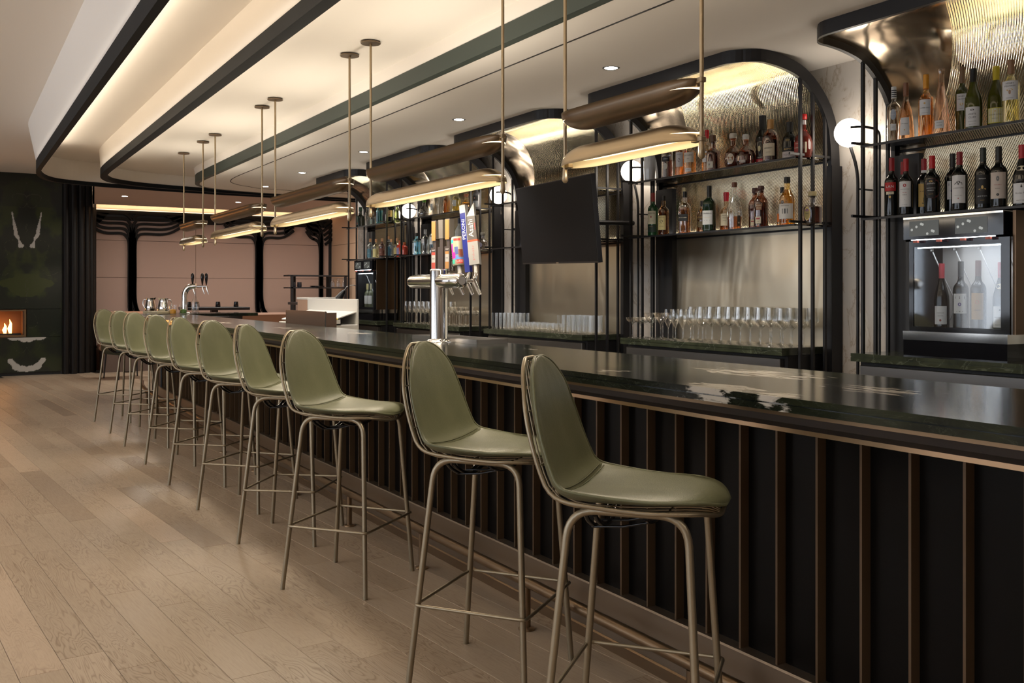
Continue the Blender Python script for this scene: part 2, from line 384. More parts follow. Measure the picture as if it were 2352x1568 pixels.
# ---- stepped, swept ceiling
P1 = [(.861, -3.9), (.861, 11.7), (.87, 12.3), (.93, 12.80), (1.05, 13.2), (1.25, 13.44), (1.66, 13.62), (2.22, 13.74), (2.91, 13.84), (3.95, 13.93), (7.4, 14.0)]
P2 = [(1.541, -3.9), (1.541, 11.7), (1.56, 12.3), (1.64, 12.75), (1.80, 13.08), (2.17, 13.36), (2.85, 13.55), (3.95, 13.68), (7.4, 13.75)]
P3 = [(2.685, -3.9), (2.685, 12.0), (2.70, 12.45), (2.78, 12.8), (2.98, 13.08), (3.4, 13.27), (4.4, 13.40), (7.4, 13.45)]
P4 = [(2.985, -3.9), (2.985, 11.4), (3.01, 11.9), (3.12, 12.3), (3.40, 12.6), (4.0, 12.8), (7.4, 12.9)]
def sm(P):
    head = P[:2]; return head + [(v.x, v.y) for v in catmull([(x, y, 0) for x, y in P[1:]], 6)][1:]
P1, P2, P3, P4 = sm(P1), sm(P2), sm(P3), sm(P4)
def flat(name, poly, z, m):
    mb = MB(); mb.prism(poly, z, z + 0.04); return struct(name, mb, m)
flat('ceiling_lounge', [(-6.0, -4), (0.79, -4)] + [(x - .07, y + .07 * (y > 12)) for x, y in P1 if y < 13.7 and y > -3.8] + [(1.66, 13.7), (2.13, 17.6), (2.13, 18), (-6.0, 18)], 3.3, WHITE)
def inset(P, o):
    out = []
    for i, (x, y) in enumerate(P):
        a = P[max(i - 1, 0)]; b = P[min(i + 1, len(P) - 1)]; t_ = Vector((b[0] - a[0], b[1] - a[1])).normalized(); out.append((x + t_.y * o, y - t_.x * o))
    return out
flat('ceiling_middle', inset(P1, .03) + [(7.4, 12.0), (3.9, 12.0), (3.9, -3.9)], 3.06, WHITE)
flat('ceiling_bar', inset(P2, .04) + [(7.4, 12.0), (3.9, 12.0), (3.9, -3.9)], 2.94, WHITE)
BAYS = [(1.92, 3.55), (4.00, 5.63), (6.07, 7.71), (8.15, 9.79), (10.20, 11.42)]
flat('ceiling_back_bar', inset(P3, .05) + [(7.4, -3.9)], 2.752, WHITE)
flat('ceiling_alcove', [(1.64, 13.66), (2.3, 13.78), (7.4, 13.9), (7.4, 16.9), (2.02, 16.9)], 2.80, PINKC)
mb = MB(); mb.prism([(1.63, 13.66), (1.66, 13.66), (2.14, 17.6), (2.14, 18), (2.11, 18), (2.11, 17.6)], 2.80, 3.34); struct('trim_ceiling_drop', mb, WHITE)
for i, (P, zt, ztop, w_, ins, c_) in enumerate(((P1, 3.3, 2.874, .05, .082, RIBG), (P2, 3.06, 2.835, .075, .012, RIBG), (P3, 2.94, 2.856, .055, .012, RIBG2))):
    r = MB()
    r.ribbon(P, [(0, ztop), (0, 2.75), (0, 2.7495), (w_, 2.7495), (w_, 2.78), (w_, 2.80), (0.018, 2.80), (0.018, ztop)], 0, close=True)
    r.ribbon(P, [(-ins, zt), (0.004, ztop - .004)], 1)
    r.ribbon(P, [(w_ - .01, 2.80), (w_ - .01, {0: 3.06, 1: 2.94, 2: 2.80}[i])], 1)
    struct('trim_%d' % (i + 1), r, [c_, WHITE])
g = MB(); g.ribbon(P4, [(-.006, 2.7515), (-.006, 2.7490), (.006, 2.7490), (.006, 2.7515)], 0, close=True); struct('trim_slot', g, BLK)

# ---- walls
w = MB(); w.box((4.70, -3.9, 0), (4.80, 12.0, 2.752)); struct('wall_back_bar', w, WMARB)
w = MB(); w.box((-6.2, 17.95, 0), (2.1, 18.1, 3.34)); w.box((-6.2, 17.5, 0), (-1.2, 17.95, 3.34)); w.box((-6.2, -4.1, 0), (7.5, -3.9, 3.34)); struct('wall_front', w, mat('warm_grey_wall', (0.33, 0.28, 0.24), 0.8))
# left wall with tall windows
w = MB(); ys = [-3.9]
for y in (-1.0, 2.2, 5.4, 8.6, 11.8): ys += [y - 1.1, y + 1.1]
ys.append(17.6)
for i in range(0, len(ys), 2): w.box((-6.2, ys[i], 0), (-6.0, ys[i + 1], 3.34))
for i in range(1, len(ys) - 1, 2): w.box((-6.2, ys[i], 0), (-6.0, ys[i + 1], .5)); w.box((-6.2, ys[i], 3.0), (-6.0, ys[i + 1], 3.34))
struct('wall_left', w, mat('plum_grey_wall', (0.20, 0.17, 0.16), 0.8))
for i, y in enumerate((-1.0, 2.2, 5.4, 8.6, 11.8)):
    w = MB()
    for yy in (y - 1.08, y, y + 1.08): w.box((-6.12, yy - .025, .5), (-6.07, yy + .025, 3.0))
    for zz in (.525, 2.2, 2.975): w.box((-6.12, y - 1.1, zz - .025), (-6.07, y + 1.1, zz + .025))
    fr = struct('window_%d' % (i + 1), w, BLK)
    w = MB(); w.box((-6.10, y - 1.08, .5), (-6.095, y + 1.08, 3.0)); w.build('pane', PANE, fr)

# ---- fire wall of book-matched green marble
def stone(x, z):
    ax = 1.10; u = abs(x - ax)
    def nz(sc, o, d=2): return noise.fractal(Vector((u * sc + o, z * sc * .8 + o, o)), 0.9, 2.0, d + 2)
    b = nz(2.2, 3.1); e = nz(7, 9.2); c = (0.013, 0.017, 0.013)
    g = max(0, min(1, (b + 0.25 * e + .10 - .35 * max(0, 1 - u / .16)) * 2.6)) * (1 if 1.2 < z < 2.75 else 0.45)
    c = tuple(c[i] * (1 - g) + (0.030, 0.040, 0.014)[i] * g for i in range(3))
    # olive shield under the axis
    if 1.28 < z < 1.66 and u < (0.42 * (1 - abs(z - 1.50) / 0.26) + 0.06 * e): c = (0.034, 0.044, 0.014)
    # white antlers
    def seg(p, q, w0, w1):
        d = Vector(q) - Vector(p); t_ = max(0, min(1, (Vector((u, z)) - Vector(p)).dot(d) / d.length_squared))
        return (Vector((u, z)) - (Vector(p) + d * t_)).length < (w0 * (1 - t_) + w1 * t_) * (1 + .9 * e)
    if seg((.215, 2.66), (.155, 2.30), .006, .024) or seg((.155, 2.30), (.085, 2.13), .024, .034): return (0.42, 0.40, 0.37)
    if seg((.24, 0.24), (.12, .14), .03, .045) or (u < .13 and abs(z - .12) < .05 + .06 * e): return (0.40, 0.38, 0.35)
    if z < .62 and z > .55 - .25 * u and u < .28 and z > .62 - (.09 - .25 * u + .03 * e): return (0.42, 0.40, 0.37)
    if abs(nz(1.6, 17.0, 0)) < 0.0035: return (0.045, 0.05, 0.035)
    return c
def slab(name, x0, x1, z0, z1, parent=None):
    fs_ = 1 if x1 > 1 else 3; n = max(1, int((x1 - x0) / (.009 * fs_))); m_ = max(1, int((z1 - z0) / (.010 * fs_))); mb = MB()
    vs = [(x0 + (x1 - x0) * i / n, 17.45, z0 + (z1 - z0) * j / m_) for j in range(m_ + 1) for i in range(n + 1)]
    fs = [(j * (n + 1) + i, j * (n + 1) + i + 1, (j + 1) * (n + 1) + i + 1, (j + 1) * (n + 1) + i) for j in range(m_) for i in range(n)]
    mb.add(vs, fs, 0); mb.box((x0, 17.452, z0), (x1, 17.55, z1)); o = mb.build(name, FMARB, parent)
    ca_ = o.data.color_attributes.new('stone', 'FLOAT_COLOR', 'POINT')
    for i, v in enumerate(o.data.vertices): ca_.data[i].color = (*stone(v.co.x, v.co.z), 1)
    return o
fw = tag(bpy.data.objects.new('wall_fireplace', None), kind='structure'); C.objects.link(fw)
slab('marble_panel', -1.2, .57, 1.085, 3.3, fw); slab('marble_panel', .575, 1.63, 1.085, 3.3, fw); slab('marble_panel', 1.10, 1.63, .625, 1.078, fw)
slab('marble_panel', -1.2, 1.63, 0.05, .618, fw); slab('marble_panel', -1.2, -.62, .625, 1.078, fw)
mb = MB(); mb.box((-1.2, 17.47, 0), (1.63, 17.54, 0.05)); mb.build('toe_kick', BLK, fw)
# fluted black column beside it
fc = tag(bpy.data.objects.new('wall_fluted', None), kind='structure'); C.objects.link(fc)
core = MB(); core.prism([(1.60, 17.9), (1.60, 17.46), (1.85, 17.42), (2.05, 17.55), (2.14, 17.75), (2.16, 18.0)], 0, 3.3); core.build('core', BLK, fc)
for i, (x, y) in enumerate(((1.68, 17.44), (1.80, 17.42), (1.915, 17.46), (2.01, 17.53), (2.085, 17.63), (2.13, 17.75))):
    mb = MB(); mb.lathe([(0.056, 0.0), (0.056, 3.3)], (x, y, 0), 14); mb.build('flute', mat('black_lacquer', (0.008, 0.006, 0.005), 0.5, spec=0.25) if i == 0 else bpy.data.materials['black_lacquer'], fc)
# fireplace
fp = thing('fireplace', 'bronze-framed gas fireplace glowing in the green marble wall', 'fireplace', (0.24, 17.44, .63))
mb = MB(); mb.box((-.85, 0, 0), (.85, .02, .03)); mb.box((-.85, 0, .42), (.85, .02, .445)); mb.box((-.85, 0, .03), (-.82, .02, .42)); mb.box((.82, 0, .03), (.85, .02, .42)); mb.build('frame', BRONZE, fp)
mb = MB(); mb.box((-.82, .40, 0), (.82, .42, .43)); mb.box((-.82, .02, -.01), (.82, .42, .02)); mb.box((-.82, .02, .42), (.82, .42, .44)); mb.box((.80, .02, .02), (.82, .42, .42)); mb.box((-.82, .02, .02), (-.80, .42, .42)); mb.build('firebox', mat('firebox', (0.16, 0.08, 0.04), 0.4), fp)
mb = MB(); mb.box((-.78, .08, .02), (.78, .30, .055)); mb.build('burner', BLK, fp)
for i in range(16):
    mb = MB(); x = -.62 + .083 * i + random.uniform(-.02, .02); h_ = random.uniform(.10, .24); b = random.uniform(-.02, .02)
    mb.tube([(x, .19, .05), (x + b, .19, .05 + h_ * .35), (x - b * .6, .19, .05 + h_ * .7), (x + b, .19, .05 + h_)], [.020, .034, .018, .002], 7); mb.build('flame', FLAME, fp)
l = bpy.data.lights.new('fire_glow', 'POINT'); l.energy = 5; l.color = (1, .45, .15); l.shadow_soft_size = .1
o = bpy.data.objects.new('fire_glow', l); C.objects.link(o); o.location = (.24, 17.6, .85); o['kind'] = 'helper'

# ---- dining alcove beyond the bar
aw = tag(bpy.data.objects.new('wall_alcove', None), kind='structure'); C.objects.link(aw)
mb = MB(); mb.box((2.1, 18.03, 0), (6.6, 18.1, 2.8)); mb.build('backing', BLK, aw)
for x0, x1 in ((2.1, 2.86), (2.865, 3.9), (3.905, 5.05), (5.055, 6.44)):
    for z0, z1 in ((0, .9), (.905, 1.615), (1.62, 2.27), (2.275, 2.62)):
        mb = MB(); mb.box((x0, 18.0, z0), (x1, 18.03, z1), bev=.002); mb.build('panel', FELT, aw)
aw2 = tag(bpy.data.objects.new('wall_alcove_right', None), kind='structure'); C.objects.link(aw2)
mb = MB(); mb.box((6.52, 12, 0), (6.6, 18.05, 2.8)); mb.build('backing', BLK, aw2)
for y0, y1 in ((12, 13.7), (13.705, 15.2), (15.205, 16.7), (16.705, 18.0)):
    for z0, z1 in ((0, 1.615), (1.62, 2.27), (2.275, 2.8)):
        mb = MB(); mb.box((6.50, y0, z0), (6.53, y1, z1), bev=.002); mb.build('panel', FELTB, aw2)
mb = MB(); mb.box((4.80, 11.9, 0), (6.6, 12.0, 2.8)); struct('wall_right', mb, FELTB)
mb = MB(); mb.box((2.12, 18.02, 2.80), (6.5, 18.10, 3.06)); mb.box((2.12, 16.9, 3.05), (6.6, 18.1, 3.09)); mb.box((2.12, 16.88, 2.80), (6.6, 16.9, 3.09)); mb.box((6.5, 16.9, 2.80), (6.6, 18.1, 3.09))
struct('trim_cove', mb, mat('cove_plaster', (.62, .50, .40), .7))
area('alcove_cove', (4.3, 17.93, 2.815), (4.3, .06), 5, (1.0, .72, .46), UP)
mb = MB(); mb.box((2.14, 17.90, 2.802), (6.45, 17.985, 2.808)); tag(mb.build('led_strip', LEDWARM), 'warm light strip on top of the black lattice in the alcove cove', 'light strip')
for y in (15.8,):
    for x in (2.6, 4.4, 5.9): area('alcove_light', (x, y, 2.78), (.5, .5), 16, SOFT)
area('alcove_light', (4.3, 14.5, 2.78), (2.5, .3), 14, SOFT)
#DETAILS
# ================================================================== BAR
# worktop outline: straight run, rounded far end and a short return
CO = [(1.921, -1.2), (1.921, 10.9), (1.935, 11.6), (1.99, 12.3), (2.08, 12.9), (2.19, 13.4), (2.32, 13.75), (2.55, 13.95), (2.9, 14.0), (3.7, 14.0), (3.7, 13.2), (2.95, 13.2), (2.72, 13.0), (2.685, 12.6), (2.685, -1.2)]
ct = thing('bar_counter', 'long dark green marble bar top with white veining, edge grooved', 'counter', (0, 0, 0))
def cut(ins): return [(x + (ins if y < 13.5 and x < 2.4 else 0) - (ins if abs(x - 2.685) < .05 else 0), y) for x, y in CO]
mb = MB(); mb.prism(cut(0), 1.0530, 1.0700); mb.prism(cut(.009), 1.0490, 1.0530); mb.prism(cut(0), 1.0310, 1.0490)
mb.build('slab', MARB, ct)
bar = thing('bar_panelling', 'dark panelled bar front with upright bronze fins under the green top', 'bar front', (0, 0, 0))
BP = [(2.17, -1.0), (2.17, 11.0), (2.19, 11.8), (2.25, 12.5), (2.34, 13.1), (2.47, 13.6), (2.72, 13.85), (3.6, 13.88)]
BPs = BP[:2] + [(v.x, v.y) for v in catmull([(x, y, 0) for x, y in BP[1:]], 6)][1:]
mb = MB(); mb.ribbon(BPs, [(-.235, 1.031), (-.235, 1.019), (-.215, 1.019), (-.215, 1.031)], 0, True); mb.build('edge_strip', BRONZE, bar)
mb = MB(); mb.ribbon(BPs, [(-.225, 1.031), (-.225, 1.019), (-.205, .995), (-.150, .972), (-.10, .966), (0.05, .966)], 0); mb.build('apron', APRON, bar)
mb = MB(); mb.ribbon(BPs, [(-.118, .968), (-.118, .953), (.03, .953), (.03, .968)], 0, True); mb.build('top_rail', BRONZE_L, bar)
def along(P, step, start):
    """points every `step` along a plan path, with unit tangents"""
    out = []; need = start
    for (x0, y0), (x1, y1) in zip(P[:-1], P[1:]):
        L = math.hypot(x1 - x0, y1 - y0)
        while need < L:
            t_ = need / L; out.append((x0 + (x1 - x0) * t_, y0 + (y1 - y0) * t_, (x1 - x0) / L, (y1 - y0) / L)); need += step
        need -= L
    return out
pts = along(BPs, .1560, 1.466 + 1.0 - .156 * 15)
for i, (x, y, tx, ty) in enumerate(pts):
    if y < -0.2: continue
    nx, ny = ty, -tx   # towards the bar body
    def Q(a, n_): return (x + tx * a + nx * n_, y + ty * a + ny * n_)
    if i + 1 < len(pts):
        x2, y2 = pts[i + 1][:2]
        mb = MB(); p = [(x + nx * .035, y + ny * .035), (x2 + nx * .035, y2 + ny * .035), (x2 + nx * .045, y2 + ny * .045), (x + nx * .045, y + ny * .045)]
        mb.prism(p, .21, .956); mb.build('panel', PANELB, bar)
    mb = MB(); mb.prism([Q(-.004, 0), Q(.004, 0), Q(.004, .04), Q(-.004, .04)], .214, .954); mb.build('fin', BRONZEF, bar)
mb = MB(); mb.ribbon(BPs, [(-.016, 0.045), (-.016, .212), (-.012, .218), (.05, .218)], 0); mb.build('plinth', PLINTH, bar)
mb = MB(); mb.ribbon(BPs, [(-.024, .0), (-.024, .040), (-.018, .045), (.0, .045)], 0); mb.build('skirting', BRONZE, bar)
mb = MB(); mb.prism([(2.23, -1), (2.23, 12.8), (2.5, 13.5), (3.5, 13.5), (3.5, 13.25), (2.66, 12.6), (2.66, -1)], 0, 1.031); mb.build('body', BLK, bar)
mb = MB(); mb.prism([(2.19, 12.0), (2.235, 12.5), (2.30, 12.95), (2.31, 12.94), (2.245, 12.49), (2.20, 11.99)], .02, .95); mb.build('end_panel', BLK, bar)
# foot rail
fr = thing('foot_rail', 'bronze tubular foot rail on flanged posts along the bar front', 'foot rail')
RP = [(x, y) for x, y in inset(BPs, -.172)]
mb = MB(); mb.tube([(x, y, .19) for x, y in RP if y < 13.3], .0215, 12); mb.build('rail', BRONZE, fr)
for y in [2.28 + .985 * i for i in range(11)] + [1.3]:
    p = MB(); x = 1.998 + (0 if y < 11.2 else (y - 11.2) * .06); p.lathe([(.016, .008), (.016, .172)], (x, y, 0), 12)
    p.lathe([(.034, .0), (.034, .006), (.022, .010), (.018, .012)], (x, y, 0), 16); p.build('post', BRONZE, fr)

# ================================================================== STOOLS
def frame_curve():
    C0 = [(-.288, 1.170), (-.276, 1.10), (-.258, 1.02), (-.238, .94), (-.219, .875), (-.196, .826), (-.150, .800), (-.05, .796), (.06, .801), (.145, .808), (.210, .806), (.250, .790)]
    P = catmull([(x, 0, z) for x, z in C0], 8); L = [0]
    for a, b in zip(P[:-1], P[1:]): L.append(L[-1] + (b - a).length)
    return P, L
PC, LC = frame_curve()
def cpt(u):
    s_ = u * LC[-1]
    for i in range(len(LC) - 1):
        if s_ <= LC[i + 1] or i == len(LC) - 2:
            t_ = (s_ - LC[i]) / (LC[i + 1] - LC[i]); p = PC[i].lerp(PC[i + 1], t_); tg = (PC[i + 1] - PC[i]).normalized(); break
    i0 = max(0, i - 3); i1 = min(len(PC) - 1, i + 4); tg = (PC[i1] - PC[i0]).normalized()
    return p, Vector((-tg.z, 0, tg.x)) * -1 if False else Vector((-tg.z, 0, tg.x))
def halfw(u):
    base = .196 + .026 * math.exp(-((u - .52) / .17) ** 2) + .010 * (u > .6) * (u - .6)
    e0 = min(1, u / .34); e1 = min(1, (1 - u) / .24)
    return base * (1 - (1 - e0) ** 2.25) ** .5 * (1 - (1 - e1) ** 2.5) ** .5
def surf(u, v, off=0.0):
    p, n = cpt(u); w_ = halfw(u); y = v * w_
    hip = math.exp(-((u - .50) / .22) ** 2)
    curl = (.024 * (1 - max(0, (u - .45)) * 1.6) + .014 * hip) * abs(v) ** 2.3 * min(1, w_ / .15)
    y *= (1 - .04 * hip * abs(v) ** 3)
    q = p + n * (curl + off); q.y = y; return q
def us(n): return [0.5 - 0.5 * math.cos(PI * i / n) for i in range(n + 1)]
def make_stool(label):
    st = thing('bar_stool', label, 'bar stool', group='green leather bar stools along the bar')
    NU, NV = 44, 20; mb = MB(); UC = .505; U = sorted([0.002 + .996 * u for u in us(NU)] + [UC + d for d in (-.024, -.016, -.010, -.006, -.003, .0005, .003, .006, .010, .016, .024)]); NU = len(U) - 1; T = .030
    def th(u, v): return T * max(0, (1 - abs(v) ** 3.2)) ** .6 * min(1, halfw(u) / .15) ** .8 + .003
    top = []; bot = []
    for u in U:
        for j in range(NV + 1):
            v = -1 + 2 * j / NV; v = math.sin(v * PI / 2) ; h_ = th(u, v)
            dent = .013 * math.exp(-abs(u - UC) / .008) * (1 if abs(v) < .93 else 0)
            puff = .006 * (1 - v * v)
            wr = 0.0016 * noise.noise(Vector((u * 13, v * 5, 2)))
            top.append(surf(u, v, h_ * .55 + puff - dent + wr)); bot.append(surf(u, v, -h_ * .45))
    k = NV + 1; fs = []
    for i in range(NU):
        for j in range(NV): fs.append((i * k + j, (i + 1) * k + j, (i + 1) * k + j + 1, i * k + j + 1))
    o_ = len(top); fb = [tuple(q + o_ for q in reversed(f)) for f in fs]
    side = []
    for i in range(NU):
        side.append((i * k, i * k + o_, (i + 1) * k + o_, (i + 1) * k)); side.append((i * k + NV, (i + 1) * k + NV, (i + 1) * k + NV + o_, i * k + NV + o_))
    for j in range(NV): side.append((j, j + 1, j + 1 + o_, j + o_)); side.append((NU * k + j, NU * k + j + o_, NU * k + j + 1 + o_, NU * k + j + 1))
    mb.add(top + bot, fs + fb + side, 0, True); mb.build('cushion', LEA, st)
    s = MB()
    for d in (-.010, .010): s.tube([surf(UC + d, v, th(UC + d, v) * .55 + .006 * (1 - v * v) - .0022) for v in [-.88 + 1.76 * i / 20 for i in range(21)]], .0012, 5)
    s.build('seam', LEA, st)
    def outline(off, grow, n=56, u0=.003, u1=.997):
        R = []
        for i in range(n + 1):
            u = u0 + (u1 - u0) * (0.5 - 0.5 * math.cos(PI * i / n)); p = surf(u, 1, off); p.y += grow; R.append(p)
        Lf = [Vector((p.x, -p.y, p.z)) for p in reversed(R)]; return R + Lf
    s = MB(); s.tube(outline(.002, .0035), .0042, 6, closed=True); s.build('piping', LEA, st)
    s = MB(); s.tube(outline(-.027, .004), .0062, 8, closed=True); s.build('rim', STOOL, st)
    s = MB()
    for v in (-.8, -.6, -.4, -.2, 0, .2, .4, .6, .8):
        lo = .012 + .10 * abs(v) ** 3; s.tube([surf(lo + (1 - 2 * lo) * i / 26, v, -.030) for i in range(27)], .0026, 5)
    for u in (.18, .36, .62, .82): s.tube([surf(u, -1 + i / 8, -.030) for i in range(17)], .0026, 5)
    s.build('wire_shell', STOOL, st)
    for sg in (-1, 1):
        P = fillet([(-.216, sg * .232, 0), (-.142, sg * .172, .781), (.168, sg * .172, .781), (.212, sg * .232, 0)], .075, 7)
        s = MB(); s.tube(P, .0108, 10); s.build('leg_frame', STOOL, st)
    s = MB()
    for x, dz in ((-.10, .062), (-.075, .058), (.06, .035)): s.tube([(x, -.168 + .336 * i / 16, .770 - dz * math.sin(PI * i / 16) ** .8) for i in range(17)], .0068, 8)
    for y in (-.08, 0, .08): s.tube([(-.105, y, .716), (-.02, y, .722), (.065, y, .742)], .004, 6)
    s.build('under_bracket', BLKG, st)
    f_ = .288; gx = .212 - (.212 - .118) * f_ / .781; gx2 = .212 - .044 * f_ / .781; gy = .232 - .06 * f_ / .781; e = .016
    s = MB(); s.tube(fillet([(0, -gy - e, f_), (gx2 + e, -gy - e, f_), (gx2 + e, gy + e, f_), (-gx - e, gy + e, f_), (-gx - e, -gy - e, f_), (0, -gy - e, f_)], .02, 4), .0058, 8); s.build('footrest_ring', STOOL, st)
    return st
SL = ['green leather wire-backed bar stool nearest the camera, at the right',
      'green leather bar stool second from the camera, its legs cut by the frame',
      'third green leather bar stool from the camera, first one seen down to all four feet',
      'fourth green leather bar stool from the camera, turned a little towards the bar',
      'fifth green leather bar stool from the camera along the bar',
      'sixth green leather bar stool from the camera, just past the row\'s middle',
      'fourth green leather bar stool from the far end of the row',
      'third green leather bar stool from the far end of the row',
      'second green leather bar stool from the far end of the row',
      'farthest green leather bar stool at the end of the row, by the black column']
SP = [(1.632, 2.090, -49.5), (1.66, 2.94, -53), (1.625, 4.25, -51), (1.655, 5.21, -39), (1.65, 6.10, -47), (1.648, 7.02, -42), (1.646, 7.95, -42), (1.644, 8.96, -43), (1.65, 9.86, -44), (1.631, 10.84, -44)]
st0 = None
for lb, (x, y, a_) in zip(SL, SP):
    if st0 is None: st0 = o = make_stool(lb)
    else: o = copy_tree(st0); o['label'] = lb
    o.location = (x, y, 0.0); o.rotation_euler = (0, 0, math.radians(a_))

# ================================================================== PENDANTS
def shade_mesh(L, up, m1, m2, name, parent, zc, y0):
    """canoe shaped half-trough: outer skin and inner skin"""
    R = .078; HH = .080; n = 46; k = 14; outer = []; inner = []
    sg = -1 if up else 1
    for i in range(n + 1):
        y = L * (0.5 - 0.5 * math.cos(PI * i / n)); e = min(y, L - y) / .17; e = min(1, e)
        w_ = (1 - (1 - e) ** 2.3) ** .5; h_ = (1 - (1 - e) ** 2.0) ** .55
        w_ = max(w_, .02); h_ = max(h_, .02)
        for j in range(k + 1):
            a_ = PI * j / k
            outer.append((-math.cos(a_) * R * w_, y, sg * math.sin(a_) ** .8 * HH * h_))
            inner.append((-math.cos(a_) * (R - .003) * w_, y, sg * (math.sin(a_) ** .8 * (HH - .004) * h_)))
    K = k + 1; fs = [(i * K + j, (i + 1) * K + j, (i + 1) * K + j + 1, i * K + j + 1) for i in range(n) for j in range(k)]
    T_ = lambda P: [(2.3 + x, y0 + y, zc + z) for x, y, z in P]
    mb = MB(); mb.add(T_(outer), fs, 0, True); mb.add(T_(inner), [tuple(reversed(f)) for f in fs], 1, True)
    o_ = len(mb.v); N_ = len(outer)
    lip = [(i * K, (i + 1) * K, (i + 1) * K + N_, i * K + N_) for i in range(n)] + [(i * K + k, i * K + k + N_, (i + 1) * K + k + N_, (i + 1) * K + k) for i in range(n)]
    for f in lip: mb.f.append(list(f)); mb.m.append(0); mb.sm.append(False)
    s = mb.build(name, [m1, m2], parent)
    d = MB(); P = []
    for i in range(n + 1):
        y = L * (0.5 - 0.5 * math.cos(PI * i / n)); e = min(1, max(0, min(y, L - y) - .012) / .14); w_ = max(.01, (1 - (1 - e) ** 2.3) ** .5) * (R - .008)
        P.append((w_, y))
    zz = zc + sg * .030
    d.prism([(2.3 + w_, y0 + y) for w_, y in P] + [(2.3 - w_, y0 + y) for w_, y in reversed(P)], zz, zz + sg * .004)
    d.build('diffuser', DIFF, s); return s
INNER = mat('cream_enamel', (0.75, 0.66, 0.48), 0.45)
PN = [(2.57, 3.44, 'nearest brass double-trough pendant, its rods running out of the frame top'),
      (3.98, 5.65, 'long brass double-trough pendant in front of the lamp-lit bottles, second from the camera'),
      (6.02, 7.70, 'third brass double-trough pendant from the camera, over the middle of the bar'),
      (8.08, 9.74, 'fourth brass double-trough pendant from the camera'),
      (10.27, 11.22, 'short brass double-trough pendant farthest away, near the black wall')]
for ya, yb, lb in PN:
    t_ = thing('pendant_lamp', lb, 'pendant lamp', (0, 0, 0), group='double-trough pendants hanging over the bar')
    L = yb - ya - .02
    shade_mesh(L, True, UPPERB, INNER, 'upper_shade', t_, 2.112, ya + .01)
    shade_mesh(L, False, BRASS, INNER, 'lower_shade', t_, 1.888, ya + .01)
    for yy, s_ in ((ya, 1), (yb, -1)):
        r = MB(); r.tube([(2.3, yy, 1.90), (2.3, yy, 2.925)], .0078, 10)
        r.tube([(2.3, yy, 1.925), (2.3, yy, 1.90), (2.3, yy, 1.86), (2.3, yy, 1.835), (2.3, yy, 1.825)], [.0078, .009, .0125, .0135, .006], 12); r.build('rod', BRASS, t_)
        c_ = MB(); c_.lathe([(.062, 0), (.064, .004), (.060, .010), (.03, .015)], (2.3, yy, 2.924), 28); c_.build('canopy', UPPERB, t_)
        for z in (2.105, 1.895):
            b = MB(); b.box((2.288, yy - .012, z - .009), (2.312, yy + .045 * s_, z + .009), bev=.002); b.build('bracket', BRASS, t_)
    area('pendant_up', (2.3, (ya + yb) / 2, 2.118), (.10, L - .2), 2.0 * L, (1, .90, .76), UP, 2.9)
    area('pendant_down', (2.3, (ya + yb) / 2, 1.884), (.10, L - .2), 5 * L, WARM, (0, 0, 0))

# ================================================================== CEILING DOWNLIGHTS
for i, (x, y, z, lb) in enumerate(((3.56, 4.81, 2.752, 'recessed downlight nearest the camera in the ceiling behind the bar'), (3.56, 6.87, 2.752, 'second recessed downlight from the camera behind the bar'), (3.56, 8.93, 2.752, 'third recessed downlight from the camera behind the bar'), (3.56, 10.85, 2.752, 'fourth recessed downlight from the camera behind the bar'), (3.6, 12.5, 2.752, 'farthest recessed downlight in the ceiling behind the bar'),
                      (2.28, 15.3, 2.80, 'recessed downlight in the pink alcove ceiling, beside the black column'), (4.0, 15.4, 2.80, 'recessed downlight in the pink alcove ceiling, between pendants'), (5.6, 15.8, 2.80, 'recessed downlight in the pink alcove ceiling, farthest right'))):
    t_ = thing('downlight', lb, 'downlight', (x, y, z), group='recessed round downlights')
    mb = MB(); mb.lathe([(.040, -.001), (.050, -.003), (.054, -.001), (.054, .0)], (0, 0, 0), 28); mb.build('trim_ring', BLK if i < 5 else WHITEP, t_)
    mb = MB(); mb.lathe([(0.0001, -.0012), (.041, -.0012)], (0, 0, 0), 24, capt=False); mb.build('lens', SPOTE, t_)
    l = bpy.data.lights.new('downlight_beam', 'SPOT'); l.energy = 46 if i < 5 else 12; l.color = SOFT; l.spot_size = 1.9; l.spot_blend = .8; l.shadow_soft_size = .04
    o = bpy.data.objects.new('downlight_beam', l); C.objects.link(o); o.location = (x, y, z - .02); o['kind'] = 'helper'

# ================================================================== BACK BAR BAYS
XB = 4.64
LEG = [(4.64, 0.0), (4.64, 2.10), (4.632, 2.25), (4.605, 2.38), (4.545, 2.495), (4.44, 2.60), (4.33, 2.665), (4.19, 2.70), (4.06, 2.714)]
def zleg(x):
    for (xa, za), (xb_, zb) in zip(LEG[:-1], LEG[1:]):
        if xb_ <= x <= xa and xa != xb_: return za + (zb - za) * (xa - x) / (xa - xb_)
    return 2.714
def xleg(z):
    for (xa, za), (xb_, zb) in zip(LEG[:-1], LEG[1:]):
        if za <= z <= zb and za != zb: return xa + (xb_ - xa) * (z - za) / (zb - za)
    return 4.0
BAYL = ['arched brass-backed back-bar bay at the right edge, holding the wine bottles',
        'arched brass-backed back-bar bay with whisky bottles over the wine glasses',
        'arched brass-backed back-bar bay behind the television',
        'arched brass-backed back-bar bay behind the beer tap tower',
        'farthest arched back-bar bay, with the small colourful bottles']
